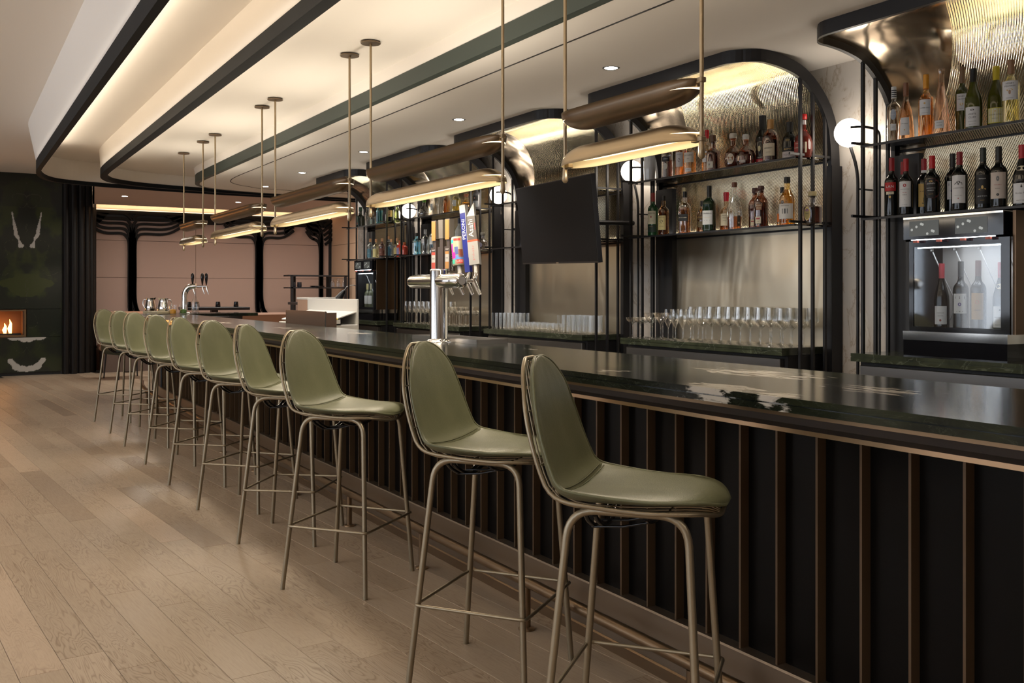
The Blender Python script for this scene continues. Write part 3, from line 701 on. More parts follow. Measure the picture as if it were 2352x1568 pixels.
for bi, ((ya, yb), lb) in enumerate(zip(BAYS, BAYL)):
    t_ = thing('back_bar_bay', lb, 'shelving bay', (0, 0, 0), group='arched shelving bays of the back bar')
    # frame: leg - cove - rounded corner - front band - corner - cove - leg
    prof = catmull([(x, 0, z) for x, z in LEG[1:]], 5); path = [Vector((LEG[0][0], 0, 0))] + prof
    ring = []   # centre, N, B
    for i, p in enumerate(path):
        a = path[max(i - 1, 0)]; b = path[min(i + 1, len(path) - 1)]; tg = (b - a).normalized(); N_ = Vector((tg.z, 0, -tg.x))
        ring.append((p, N_, Vector((0, 1, 0))))
    frame = [(Vector((p.x, yb, p.z)), N_, B) for p, N_, B in ring]
    for k in range(1, 9):
        a = PI / 2 * k / 8; frame.append((Vector((4.05 - .16 * math.sin(a), yb - .16 * (1 - math.cos(a)), 2.714)), Vector((0, 0, 1)), Vector((math.sin(a), math.cos(a), 0))))
    for k in range(0, 8):
        a = PI / 2 * k / 8; frame.append((Vector((4.05 - .16 * math.cos(a), ya + .16 * (1 - math.sin(a)), 2.714)), Vector((0, 0, 1)), Vector((math.cos(a), -math.sin(a), 0))))
    frame += [(Vector((p.x, ya, p.z)), N_, B * -1) for p, N_, B in reversed(ring)]
    mb = MB(); hN = .037; hB = .013; vs_ = []
    for p, N_, B in frame: vs_ += [p + N_ * hN + B * hB, p - N_ * hN + B * hB, p - N_ * hN - B * hB, p + N_ * hN - B * hB]
    fs = [(i * 4 + j, i * 4 + (j + 1) % 4, (i + 1) * 4 + (j + 1) % 4, (i + 1) * 4 + j) for i in range(len(frame) - 1) for j in range(4)]
    mb.add(vs_, fs + [(0, 1, 2, 3), tuple((len(frame) - 1) * 4 + q for q in (3, 2, 1, 0))]); mb.build('arch_frame', BLK, t_)
    mb = MB(); mb.box((4.60, yb - .17, 0), (4.69, yb + .02, 2.12)); mb.build('side_post', BLK, t_)
    mb = MB(); mb.box((4.60, ya - .02, 0), (4.69, ya + .02, 2.12)); mb.build('side_post', BLK, t_)
    # brass sheets
    mb = MB(); mb.box((XB + .004, ya, .90), (XB + .012, yb, 1.75)); mb.build('back_sheet', BSHEET, t_)
    R_ = MB(); S_ = MB(); pit = .0133; SL_ = .57
    prf = [(XB, 1.77 + .35 * i / 8) for i in range(9)] + [(p.x, p.z) for p in catmull([(x, 0, z) for x, z in LEG[1:]] + [(3.99, 0, 2.728), (3.90, 0, 2.735)], 4)][4:]
    prf = [prf[0]] + [q for p_, q in zip(prf, prf[1:]) if (q[0] - p_[0]) ** 2 + (q[1] - p_[1]) ** 2 > 1e-6]
    sl = [0]
    for a, b in zip(prf[:-1], prf[1:]): sl.append(sl[-1] + math.hypot(b[0] - a[0], b[1] - a[1]))
    def nrm(i):
        a = prf[max(i - 1, 0)]; b = prf[min(i + 1, len(prf) - 1)]; d = math.hypot(b[0] - a[0], b[1] - a[1]); return (-(b[1] - a[1]) / d, (b[0] - a[0]) / d)
    def ylim(x):
        c_ = max(0, min(1, (4.05 - x) / .16)); return .16 * (1 - math.sqrt(1 - c_ * c_))
    def bnd(i): return yb - .06 - SL_ * max(0, sl[i] - .15)       # where the ribs begin; the polished corner lies beyond
    ncol = int((yb - ya + SL_ * sl[-1] + .1) / pit * 5); vs_ = []
    for i, (x, z) in enumerate(prf):
        nx_, nz_ = nrm(i); lo, hi = ya + .004 + ylim(x), min(bnd(i), yb - ylim(x))
        for k in range(ncol + 1):
            y = min(hi, max(lo, ya - .02 + k * pit / 5 - SL_ * (sl[i] - .0))); a_ = .0040 * (0.5 + 0.5 * math.sin(2 * PI * k / 5)); vs_.append((x + nx_ * a_, y, z + nz_ * a_))
    fs = [(j * (ncol + 1) + i, j * (ncol + 1) + i + 1, (j + 1) * (ncol + 1) + i + 1, (j + 1) * (ncol + 1) + i) for j in range(len(prf) - 1) for i in range(ncol)]
    R_.add(vs_, fs, 0, True); R_.build('ribbed_sheet', BRIB, t_)
    vs_ = []
    for i, (x, z) in enumerate(prf):
        nx_, nz_ = nrm(i); lo, hi = bnd(i), yb - .004 - ylim(x)
        for k in range(13):
            t2_ = k / 12; y = lo + (hi - lo) * t2_; dish = .035 * min(1, (hi - lo) / .3) * math.sin(PI * t2_) * (1 + .5 * math.sin(4 * sl[i])); vs_.append((x - nx_ * dish * .3 - nx_ * .004, y, z - nz_ * dish * .3 - nz_ * .004))
    S_.add(vs_, [(j * 13 + i, j * 13 + i + 1, (j + 1) * 13 + i + 1, (j + 1) * 13 + i) for j in range(len(prf) - 1) for i in range(12)], 0, True); S_.build('flared_corner', BPOL, t_)
    # shelves
    for z in (1.757, 2.157):
        sh = MB(); sh.box((4.325, ya + .015, z - .008), (XB - .008, yb - .015, z)); s_ = sh.build('shelf', SMOKE if z > 2 else SMOKE, t_)
        e = MB(); e.box((4.315, ya + .012, z - .010), (4.325, yb - .012, z + .002)); e.build('shelf_edge', BLK, s_)
        e = MB(); e.box((XB - .012, ya + .012, z - .014), (XB - .004, yb - .012, z - .004)); e.build('shelf_cleat', BLK, s_)
        for yy in (ya, yb):
            r = MB(); r.box((4.26, yy - .006, z + .006), (4.62, yy + .006, z + .020)); r.build('side_rail', BLK, t_)
        area('shelf_light', (XB - .05, (ya + yb) / 2, z + .003), (.012, yb - ya - .15), (.75 if z > 2 else 1.4), (1, .93, .80), UP, 2.2)
    for yy in (ya, yb):
        for x in (4.35, 4.455, 4.56):
            r = MB(); r.box((x - .0085, yy - .0085, 0), (x + .0085, yy + .0085, zleg(x) - .02)); r.build('upright_bar', BLK, t_)
# counters and cabinets below
CL = ['green marble back counter at the right under the big wine dispenser', 'green marble back counter crowded with wine glasses and coupes', 'green marble back counter with tumblers below the television', 'green marble back counter behind the tap tower, full of glasses', 'farthest green marble back counter, under the small wine dispenser']
KL = ['black steel-fronted cabinet at the right under the wine dispenser counter', 'black steel-fronted cabinet under the wine glass counter', 'black steel-fronted cabinet under the tumbler counter', 'black steel-fronted cabinet behind the tap tower', 'farthest black cabinet of the back bar']
CB = [(1.95, 3.55), (4.03, 5.63), (6.10, 7.71), (8.18, 9.79), (10.23, 11.40)]
for (ya, yb), l1, l2 in zip(CB, CL, KL):
    t_ = thing('back_counter', l1, 'counter', group='green marble back counters')
    mb = MB(); P = [(4.25, ya + .32), (4.25, yb), (4.632, yb), (4.632, ya), (4.44, ya), (4.44, ya + .20)]
    mb.box((4.25, ya + .02, 1.002), (4.632, yb, 1.020)); mb.box((4.254, ya + .024, .998), (4.632, yb, 1.002)); mb.box((4.25, ya + .02, .976), (4.632, yb, .998)); mb.build('slab', MARB2, t_)
    k_ = thing('back_cabinet', l2, 'cabinet', group='black cabinets of the back bar')
    mb = MB(); mb.box((4.31, ya + .03, 0), (4.60, yb - .02, .972)); mb.build('body', BLK, k_)
    mb = MB(); mb.box((4.275, ya + .06, .895), (4.31, yb - .04, .955), bev=.003); mb.build('drawer_rail', STEEL, k_)
    for j in range(3):
        a = ya + .06 + (yb - ya - .1) * j / 3; b = ya + .06 + (yb - ya - .1) * (j + 1) / 3 - .008
        mb = MB(); mb.box((4.29, a, .12), (4.312, b, .885), bev=.003); d = mb.build('drawer', STEELD, k_)
        mb = MB(); mb.box((4.272, a + .03, .85), (4.292, b - .03, .868)); mb.build('handle', BLK, d)

# ---- globe wall lamps between the bays
GL = ['glowing white globe lamp on a bent black stem beside the wine bay', 'glowing white globe lamp by the left edge of the whisky bay', 'glowing white globe lamp between the tap tower bay and the television', 'farthest glowing white globe lamp, left of the tap tower']
for y, lb in zip((3.80, 5.86, 7.93, 10.0), GL):
    t_ = thing('globe_lamp', lb, 'wall lamp', (4.535, y, 2.285), group='globe lamps between the bays')
    mb = MB(); mb.lathe([(.083 * math.sin(PI * i / 20) + 1e-5, -.083 * math.cos(PI * i / 20)) for i in range(21)], (0, 0, 0), 28, capb=False, capt=False); mb.build('globe', GLOBE, t_)
    mb = MB(); mb.tube(fillet([(.035, -.035, -2.285), (.035, -.035, -.22), (.03, .02, -.06), (.01, .0, -.04)], .12, 6), .0095, 8); mb.build('stem', BLK, t_)
    mb = MB(); mb.tube(fillet([(.055, -.17, -2.285), (.055, -.17, .0), (-.01, -.11, .02), (-.058, -.058, .018)], .07, 8), .0075, 8); mb.build('arm', BLK, t_)
    mb = MB(); mb.tube([(.035, -.035, -.33), (.16, -.035, -.33)], .006, 6); mb.tube([(.055, -.17, -.33), (.16, -.17, -.33)], .006, 6); mb.build('wall_fixing', BLK, t_)
# ================================================================== BOTTLES
PR = {
 'bordeaux': [(0, .90), (.01, 1), (.56, 1), (.62, .96), (.665, .80), (.70, .52), (.73, .40), (.76, .37), (1, .36)],
 'burgundy': [(0, .92), (.01, 1), (.44, 1), (.52, .95), (.60, .78), (.68, .56), (.75, .41), (.80, .36), (1, .34)],
 'provence': [(0, .98), (.03, 1.02), (.12, 1), (.28, .93), (.42, .84), (.54, .66), (.64, .46), (.72, .35), (.8, .32), (1, .31)],
 'flare': [(0, 1), (.05, 1.0), (.2, .93), (.40, .78), (.58, .56), (.70, .40), (.78, .33), (.93, .32), (.95, .37), (1, .37)],
 'spirit': [(0, .95), (.01, 1), (.60, 1), (.65, .95), (.69, .78), (.72, .50), (.75, .38), (1, .34)],
 'shoulder': [(0, .93), (.01, .98), (.50, 1), (.60, .98), (.68, .85), (.74, .55), (.78, .38), (1, .36)],
 'tall': [(0, .95), (.01, 1), (.50, 1), (.60, .90), (.68, .62), (.74, .45), (.80, .40), (1, .38)],
 'decanter': [(0, .78), (.03, .88), (.18, 1), (.34, 1), (.48, .86), (.58, .55), (.64, .34), (.70, .30), (.88, .30), (.90, .40), (1, .40)],
 'round': [(0, .55), (.02, .70), (.12, .92), (.28, 1), (.44, .92), (.56, .62), (.62, .36), (.66, .30), (.82, .30), (.84, .42), (1, .42)],
 'cone': [(0, .85), (.01, .90), (.25, 1), (.40, 1), (.55, .82), (.68, .50), (.76, .34), (1, .33)],
 'squat': [(0, .92), (.02, 1), (.50, 1), (.56, .92), (.60, .62), (.64, .38), (.80, .36), (.82, .44), (1, .44)],
}
RED = (.30, .012, .018); BLACKC = (.008, .008, .008); CREAM = (.70, .62, .46); WHT = (.68, .68, .68); GOLD = (.62, .40, .12)
INK = (.02, .02, .02)
def bottle(label, loc, Hh, kind, R, glass, cap, capf=.84, labels=(), liquid=None, trans=.75, ang=200, sq=0, fy=1.0, group=None, stopper=None, name='bottle'):
    t_ = thing(name, label, 'bottle', loc, math.radians(ang), group)
    P = PR[kind]; r_at = lambda z: next((ra + (rb - ra) * (z - za) / (zb - za) for (za, ra), (zb, rb) in zip(P[:-1], P[1:]) if za <= z <= zb), P[-1][1])
    mb = MB(); top = capf if cap else 1
    zs = sorted(set([z for z, r in P if z < top] + [top] + [top * i / 14 for i in range(15)]))
    mb.lathe([(R * r_at(z), Hh * z) for z in zs], (0, 0, 0), 24, sq=sq, fy=fy); mb.build('body', glassmat(glass, .06, trans), t_)
    if liquid:
        lv, lc = liquid; mb = MB(); z2 = [z for z in zs if z < lv and z > .02]
        mb.lathe([(R * r_at(z) * .93, Hh * z) for z in [.02] + z2 + [lv]], (0, 0, 0), 20, sq=sq, fy=fy); mb.build('liquid', glassmat(lc, .06, .7), t_)
    if cap:
        mb = MB(); rr = max(R * r_at(1.0), R * r_at(capf)) * 1.03
        if stopper: mb.lathe([(R * .30, Hh * (capf - .04)), (R * .32, Hh * capf), (R * stopper, Hh * (capf + .01)), (R * stopper * 1.05, Hh * (capf + (1 - capf) * .6)), (R * stopper * .9, Hh)], (0, 0, 0), 18)
        else: mb.lathe([(R * r_at(capf) * 1.04, Hh * capf), (R * r_at(capf + .02) * 1.04, Hh * (capf + .012)), (rr, Hh * .975), (rr * .97, Hh * 1.0)], (0, 0, 0), 20)
        mb.build('cap', paint(cap, .4) if not stopper or cap != 'glass' else GLASS, t_)
    for lb in labels:
        z0, z1, ha, colr, txt = lb[:5]; round_ = len(lb) > 5 and lb[5] == 'o'; a0 = lb[6] if len(lb) > 6 else 0
        rl = R * max(r_at(z0), r_at(z1), r_at((z0 + z1) / 2)) ; sqf = 1.0
        def S(a, z, e=.0006):
            ang_ = a + a0; c_, s_ = math.cos(ang_), math.sin(ang_); q = (abs(c_) ** sq + abs(s_) ** sq) ** (-1 / sq) if sq else 1
            rr_ = R * r_at(z / Hh) if kind in ('flare', 'provence', 'burgundy', 'decanter', 'round', 'cone') else rl
            return ((rr_ + e) * q * c_, (rr_ + e) * q * s_ * fy, z)
        mb = MB()
        if round_:
            n = 24; cz = (z0 + z1) / 2; hz = (z1 - z0) / 2
            mb.add([S(0, Hh * cz)] + [S(ha * math.cos(2 * PI * k / n), Hh * (cz + hz * math.sin(2 * PI * k / n))) for k in range(n)], [(0, 1 + k, 1 + (k + 1) % n) for k in range(n)])
        else:
            n = 10; nz = 5; mb.add([S(-ha + 2 * ha * i / n, Hh * (z0 + (z1 - z0) * j / nz)) for j in range(nz + 1) for i in range(n + 1)], [(j * (n + 1) + i, j * (n + 1) + i + 1, (j + 1) * (n + 1) + i + 1, (j + 1) * (n + 1) + i) for j in range(nz) for i in range(n)])
        lo = mb.build('label', paint(colr, .55), t_, True)
        for (s, zr, size, tc_, wide) in txt:
            mb = MB(); zc = Hh * (z0 + (z1 - z0) * zr)
            if s in ('bar', 'disc'):
                if s == 'bar': mb.add([S(-wide / 2 / rl, zc - size / 2, .0010), S(0, zc - size / 2, .0010), S(wide / 2 / rl, zc - size / 2, .0010), S(wide / 2 / rl, zc + size / 2, .0010), S(0, zc + size / 2, .0010), S(-wide / 2 / rl, zc + size / 2, .0010)], [(0, 1, 4, 5), (1, 2, 3, 4)])
                else: mb.add([S(wide / 2 / rl * math.cos(2 * PI * k / 16), zc + size / 2 * math.sin(2 * PI * k / 16), .0010) for k in range(16)], [list(range(16))])
            else: add_text(mb, s, lambda x, y: S(x / rl, zc + y, .0013), size, 0, wide)
            mb.build('print', paint(tc_, .5), lo)
    return t_
def shelf_bottle(label, px, yt, X, z, kind, R, glass, cap, **kw):
    Y = yX(px, X); return bottle(label, (X, Y, z + .0005), zP(yt, X, Y) - z, kind, R, glass, cap, **kw)
ZT, ZL = 2.157, 1.757
OLIVE = (.045, .050, .008); DARK = (.006, .007, .006); CLR = (.86, .86, .84); AMB = (.62, .27, .07); WHITEG = (.62, .62, .62)
g = 'wine bottles on the upper shelf of the right bay'
SB = shelf_bottle
SB('clear wine bottle with white cap ringed in dark stripes, leftmost on its shelf', 2053, 200, 4.46, ZT, 'spirit', .036, (.90, .84, .76), (.66, .66, .64), capf=.80, group=g, ang=212,
   labels=[(.42, .60, .42, (.40, .44, .50), [('ROSE', .5, .010, WHT, .018)], 'o'), (.24, .35, .42, WHT, [('2019', .5, .006, INK, .014)])] , liquid=(.66, (.86, .74, .60)))
_b = [o for o in C.objects if o.type == 'EMPTY' and o.name.startswith('bottle')][-1]
for k in range(4):
    mb = MB(); zc = .31 * (.845 + .036 * k); mb.lathe([(.0148, zc), (.0151, zc + .001), (.0151, zc + .004), (.0148, zc + .005)], (0, 0, 0), 20, capb=False, capt=False); mb.build('cap_ring', paint((.03, .03, .035), .4), _b)
SB('rose gold wine bottle with brown cap and tall white label', 2081, 191, 4.42, ZT, 'provence', .042, (.95, .72, .50), (.22, .10, .055), capf=.78, group=g, ang=206,
   labels=[(.10, .40, .62, WHT, [('sweet symphony', .66, .009, INK, .036), ('disc', .30, .007, GOLD, .007)])], liquid=(.68, (.92, .62, .40)))
SB('orange gold wine bottle with orange cap and small gold sun on its label', 2127, 172, 4.43, ZT, 'bordeaux', .0375, (.92, .58, .22), (.78, .33, .03), capf=.78, group=g, ang=205,
   labels=[(.36, .60, .78, WHT, [('disc', .76, .010, GOLD, .010), ('SUMMER GOLD', .46, .008, INK, .048), ('DRY ROSE WINE', .14, .004, INK, .030)])], liquid=(.70, (.88, .46, .13)))
SB('flared pale pink wine bottle with glass stopper and small low white label', 2162, 159, 4.41, ZT, 'flare', .046, (.97, .80, .68), None, group=g, ang=202,
   labels=[(.10, .22, .50, WHT, [('GRIS BLANC', .72, .005, INK, .030), ('COTE', .36, .008, INK, .026)])], liquid=(.80, (.94, .72, .56)))
SB('slim olive wine bottle with brown cap and white label, behind the black-capped one', 2210, 153.5, 4.52, ZT, 'bordeaux', .034, OLIVE, (.20, .115, .06), capf=.76, group=g, trans=0, ang=208,
   labels=[(.36, .60, .75, WHT, [('HENRY', .84, .008, INK, .032), ('PELHAM', .68, .008, INK, .036), ('disc', .38, .014, GOLD, .016), ('GAMAY', .12, .005, INK, .02)])])
SB('olive green wine bottle with black cap and white tree label, upper wine shelf', 2236, 158, 4.41, ZT, 'burgundy', .0415, (.060, .066, .010), BLACKC, capf=.78, group=g, trans=0, ang=205,
   labels=[(.06, .37, .85, WHT, [('disc', .84, .008, INK, .018), ('WHITE', .62, .012, INK, .036), ('CLIFF', .45, .012, INK, .034), ('SAUVIGNON BLANC', .25, .005, INK, .038), ('NEW ZEALAND', .10, .004, INK, .03)])])
SB('olive wine bottle with yellow cap and yellow-edged cream label', 2288, 153, 4.47, ZT, 'burgundy', .0415, (.058, .056, .006), (.58, .44, .03), capf=.78, group=g, trans=0, ang=206,
   labels=[(.09, .33, .9, (.60, .50, .06), []), (.10, .32, .85, (.66, .63, .48), [('disc', .80, .007, GOLD, .007), ('SONOMA CUTRER', .55, .009, INK, .056), ('CHARDONNAY', .28, .005, INK, .03)])])
SB('pale yellow wine bottle with brown cap and gold tree label', 2322, 138, 4.41, ZT, 'bordeaux', .0405, (.93, .90, .58), (.26, .14, .07), capf=.78, group=g, ang=204,
   labels=[(.37, .66, .95, WHT, [('HENRY', .86, .011, INK, .036), ('PELHAM', .72, .011, INK, .046), ('disc', .40, .022, (.42, .26, .16), .010), ('disc', .52, .012, GOLD, .028), ('SAUVIGNON BLANC', .10, .004, INK, .03)])], liquid=(.74, (.90, .84, .42)))
g = 'red wine bottles on the lower shelf of the right bay'
SB('dark wine bottle with red cap, red label and small gold seal, leftmost', 2048, 363, 4.43, ZL, 'bordeaux', .0375, DARK, RED, capf=.78, trans=0, group=g, ang=203,
   labels=[(.44, .585, .85, (.42, .02, .02), [('LAN', .5, .020, WHT, .040)]), (.385, .43, .55, CREAM, [('RIOJA', .5, .006, INK, .018)]), (.32, .365, .16, GOLD, [], 'o')])
SB('red-capped wine bottle almost hidden behind the second bottle from the left', 2075, 372, 4.54, ZL, 'bordeaux', .037, DARK, RED, capf=.78, trans=0, group=g)
SB('dark wine bottle with red cap and white label bearing a round red emblem', 2081, 365, 4.41, ZL, 'bordeaux', .0375, DARK, (.36, .015, .02), capf=.78, trans=0, group=g, ang=206,
   labels=[(.16, .60, .85, WHT, [('disc', .84, .018, (.42, .04, .04), .016), ('GERARD BERTRAND', .69, .006, INK, .046), ('An 560', .56, .007, (.4, .03, .03), .02), ('MINERVOIS', .47, .006, INK, .022), ('bar', .28, .001, INK, .04), ('VIN ROUGE', .08, .004, INK, .026)])])
SB('wine bottle with white-banded red cap and gold label, tucked behind its neighbour', 2122, 365, 4.49, ZL, 'bordeaux', .0375, DARK, (.30, .02, .03), capf=.80, trans=0, group=g, ang=218,
   labels=[(.16, .56, .80, (.52, .34, .10), [('RUFFINO', .66, .009, INK, .040), ('bar', .30, .022, INK, .006), ('bar', .15, .004, INK, .02)]), (.755, .80, 3.1, WHT, [])])
SB('dark wine bottle with scarlet cap and round black and red label', 2141, 358, 4.40, ZL, 'bordeaux', .0395, DARK, (.45, .01, .015), capf=.78, trans=0, group=g, ang=206,
   labels=[(.26, .60, 1.10, (.085, .010, .012), [], 'o', .2), (.27, .59, .55, BLACKC, [('disc', .88, .008, GOLD, .016), ('ZONIN', .76, .011, WHT, .040), ('VALPOLICELLA', .52, .007, WHT, .044), ('RIPASSO', .40, .007, WHT, .030), ('SUPERIORE', .20, .004, GOLD, .022)])])
SB('dark wine bottle with black cap and purple spot on its label, behind its neighbour', 2188, 353, 4.50, ZL, 'bordeaux', .0385, DARK, BLACKC, capf=.78, trans=0, group=g, ang=216,
   labels=[(.24, .54, .75, WHT, [('bar', .80, .013, INK, .040), ('RAMSAY', .80, .011, WHT, .036), ('disc', .46, .022, (.14, .09, .28), .020), ('bar', .10, .002, INK, .03)])])
SB('wine bottle with dark red cap and tall white label with black trees', 2204, 349, 4.40, ZL, 'bordeaux', .0385, DARK, (.22, .015, .02), capf=.78, trans=0, group=g, ang=205,
   labels=[(.14, .60, .90, WHT, [('bar', .68, .006, INK, .036), ('disc', .75, .012, INK, .018), ('disc', .72, .010, INK, .034), ('LODESTONE', .54, .008, INK, .048), ('Cabernet Sauvignon', .28, .005, INK, .036), ('disc', .17, .005, RED, .005)])])
SB('black wine bottle with black cap, black label and gold crest', 2258, 339.5, 4.42, ZL, 'bordeaux', .0385, DARK, (.012, .020, .016), capf=.78, trans=0, group=g, ang=208,
   labels=[(.10, .56, .9, (.012, .012, .012), [('MITOLO', .86, .008, WHT, .030), ('disc', .50, .010, GOLD, .034), ('disc', .57, .018, GOLD, .010), ('JESTER', .26, .006, WHT, .046), ('SHIRAZ', .12, .004, GOLD, .018)])])
SB('dark wine bottle with black cap and cream label with a grey oval', 2294, 337, 4.41, ZL, 'bordeaux', .0395, DARK, BLACKC, capf=.78, trans=0, group=g, ang=206,
   labels=[(.16, .58, .95, (.55, .48, .42), [('disc', .76, .026, (.16, .16, .16), .014), ('MALBEC', .52, .006, RED, .034), ('RESERVE', .38, .005, INK, .022), ('disc', .15, .013, INK, .013)])])
SB('wine bottle with red cap and white rooster label, cut by the right frame edge', 2348, 333, 4.42, ZL, 'burgundy', .042, DARK, (.42, .02, .03), capf=.78, trans=0, group=g, ang=206,
   labels=[(.06, .38, 1.0, WHT, [('disc', .83, .010, INK, .008), ('bar', .90, .006, INK, .003), ('Nicolas Potel', .50, .012, (.2, .2, .2), .056), ('PINOT NOIR', .14, .006, INK, .044)]), (.58, .66, .9, CREAM, [], 'o')])
# whisky bay, upper shelf
g = 'spirits on the upper shelf of the whisky bay'
SB('white ceramic-look cream liqueur bottle, first on the whisky bay\'s upper shelf', 1492, 296, 4.42, ZT, 'cone', .043, WHITEG, (.5, .45, .3), capf=.86, trans=0, group=g, ang=205, labels=[(.42, .60, .9, (.60, .60, .60), [('RUMCHATA', .5, .015, INK, .062)])])
SB('clear bottle half full of dark red liqueur with a black label', 1532, 318, 4.40, ZT, 'spirit', .041, CLR, BLACKC, group=g, ang=212, liquid=(.46, (.22, .012, .02)), labels=[(.42, .54, .7, INK, [('CHAMBORD', .5, .008, WHT, .036)]), (.22, .38, .34, (.50, .50, .45), [], 'o')])
SB('amber rum bottle with pale shield label, behind the pendant and left of the golden rum', 1563, 312, 4.45, ZT, 'spirit', .037, (.92, .62, .28), BLACKC, group=g, ang=212, liquid=(.68, AMB), labels=[(.26, .60, .75, (.52, .50, .50), [('SPICED', .84, .009, INK, .032), ('disc', .45, .03, (.22, .18, .2), .018)])])
SB('golden rum bottle with broad white label and red disc at its shoulder', 1585, 322, 4.41, ZT, 'spirit', .0415, (.94, .70, .42), (.5, .32, .1), group=g, ang=207, liquid=(.70, (.85, .50, .20)), labels=[(.36, .64, .95, (.62, .56, .48), [('BACARDI', .70, .014, INK, .056), ('ORO', .36, .007, INK, .016)]), (.10, .20, .55, WHT, [('RUM', .5, .007, INK, .016)]), (.61, .70, .28, (.40, .06, .06), [], 'o', -.5)])
SB('amber whiskey bottle with scarlet cap and orange drawing on its label', 1624, 299, 4.49, ZT, 'spirit', .036, (.90, .70, .45), (.5, .015, .02), capf=.82, group=g, ang=214, liquid=(.55, (.85, .52, .24)), labels=[(.28, .52, .80, WHT, [('disc', .5, .022, (.72, .30, .03), .020), ('bar', .75, .012, (.72, .30, .03), .006)])])
SB('dark brown rum bottle with brown stopper and small number 8 label', 1638, 311, 4.41, ZT, 'squat', .046, (.30, .06, .02), (.10, .045, .02), capf=.82, group=g, ang=207, trans=.5, liquid=(.60, (.16, .03, .012)), labels=[(.10, .27, .55, (.58, .54, .46), [('8', .5, .020, INK, .012), ('bar', .2, .002, INK, .03)], '', -.25)])
SB('fluted round cognac decanter with XO medallion and silver stopper', 1684, 307, 4.42, ZT, 'round', .058, (.40, .12, .03), (.55, .50, .40), capf=.86, stopper=.42, group=g, ang=207, fy=1.0, trans=.5, liquid=(.56, (.26, .06, .015)), labels=[(.13, .42, .42, (.62, .54, .42), [('XO', .35, .016, INK, .022), ('REMY MARTIN', .58, .005, INK, .032)], 'o')])
SB('onion-shaped dark cognac decanter with clear glass stopper', 1713, 309, 4.43, ZT, 'decanter', .062, (.42, .14, .06), (.55, .52, .46), capf=.88, stopper=.34, group=g, ang=207, trans=.6, liquid=(.50, (.24, .05, .02)), labels=[(.12, .20, .28, (.5, .45, .4), [])])
SB('tall black cognac bottle with red V.S.O.P band and round gold seal', 1752, 266, 4.50, ZT, 'tall', .045, DARK, BLACKC, capf=.72, trans=0, group=g, ang=212, labels=[(.05, .145, .95, (.38, .012, .02), [('V.S.O.P', .5, .014, CREAM, .046)]), (.15, .19, .85, BLACKC, [('MARTIN', .5, .010, CREAM, .044)]), (.29, .40, .22, (.50, .42, .22), [], 'o', -.3)])
SB('brown cognac bottle with orange-brown neck and cream label', 1770, 275, 4.40, ZT, 'shoulder', .050, (.22, .05, .018), (.50, .26, .08), capf=.78, group=g, ang=206, trans=.4, liquid=(.52, (.12, .03, .012)), labels=[(.14, .43, .80, (.60, .52, .38), [('HENNESSY', .62, .012, INK, .052), ('COGNAC', .30, .006, INK, .03), ('bar', .92, .002, INK, .05)])])
SB('black cognac bottle with silver V.S.O.P band', 1814, 281, 4.43, ZT, 'tall', .0445, DARK, BLACKC, capf=.74, trans=0, group=g, ang=206, labels=[(.05, .22, 1.0, (.50, .44, .42), [('V.S.O.P', .5, .016, INK, .056)]), (.23, .33, .9, BLACKC, [('REMY', .5, .014, GOLD, .048)]), (.48, .55, .3, (.16, .11, .03), [], 'o')])
SB('red-capped cognac liqueur bottle with red ribbon and white curl mark', 1845, 263, 4.41, ZT, 'decanter', .054, (.10, .015, .01), (.50, .02, .02), capf=.88, trans=0, group=g, ang=203, labels=[(.12, .36, .60, (.30, .04, .03), [('GRAND', .8, .008, CREAM, .030), ('MARNIER', .4, .012, CREAM, .050)], '', -.35), (.10, .34, .10, CREAM, [], '', .62), (.60, .64, 3.1, (.5, .05, .04), []), (.76, .86, 3.1, WHT, [])])
g = 'whiskies on the lower shelf of the whisky bay'
SB('green whiskey bottle with red cap', 1500, 443, 4.42, ZL, 'spirit', .0385, (.010, .055, .018), (.20, .015, .012), capf=.80, trans=0, group=g, ang=208, labels=[(.28, .58, .90, (.60, .58, .44), [('JAMESON', .82, .013, INK, .056), ('disc', .55, .014, (.3, .05, .05), .010), ('IRISH WHISKEY', .24, .005, INK, .04)]), (.10, .26, .9, (.012, .030, .022), [('bar', .8, .002, GOLD, .03)])])
SB('amber whiskey bottle with black-topped cork and yellow woodcut label', 1524, 450, 4.41, ZL, 'spirit', .040, (.80, .42, .14), BLACKC, capf=.88, group=g, ang=206, liquid=(.62, (.62, .25, .05)), labels=[(.14, .50, .80, (.52, .44, .20), [('WRITERS TEARS', .86, .007, INK, .04), ('disc', .6, .018, INK, .024), ('bar', .45, .003, INK, .036), ('POT STILL', .25, .006, INK, .03)])])
SB('square clear whisky bottle, black cap, black slanted band', 1573, 440, 4.41, ZL, 'spirit', .038, (.90, .80, .70), BLACKC, capf=.86, group=g, ang=208, sq=5, liquid=(.62, (.62, .27, .08)), labels=[(.30, .46, .80, (.012, .012, .012), [('BLACK LABEL', .5, .008, CREAM, .05)])])
SB('pale whisky bottle with cream cork, behind the black-banded square bottle', 1570, 431, 4.53, ZL, 'spirit', .034, (.85, .78, .62), (.50, .42, .25), capf=.82, group=g, liquid=(.5, (.7, .5, .25)))
SB('small dark amber bottle with gold lettering, left of the dark green one', 1614, 462, 4.52, ZL, 'shoulder', .040, (.30, .13, .04), BLACKC, group=g, ang=214, trans=.4, labels=[(.42, .58, .7, (.10, .06, .03), [('FELLOWS', .5, .014, GOLD, .050)]), (.20, .38, .7, (.13, .10, .05), [('bar', .5, .002, GOLD, .04)])])
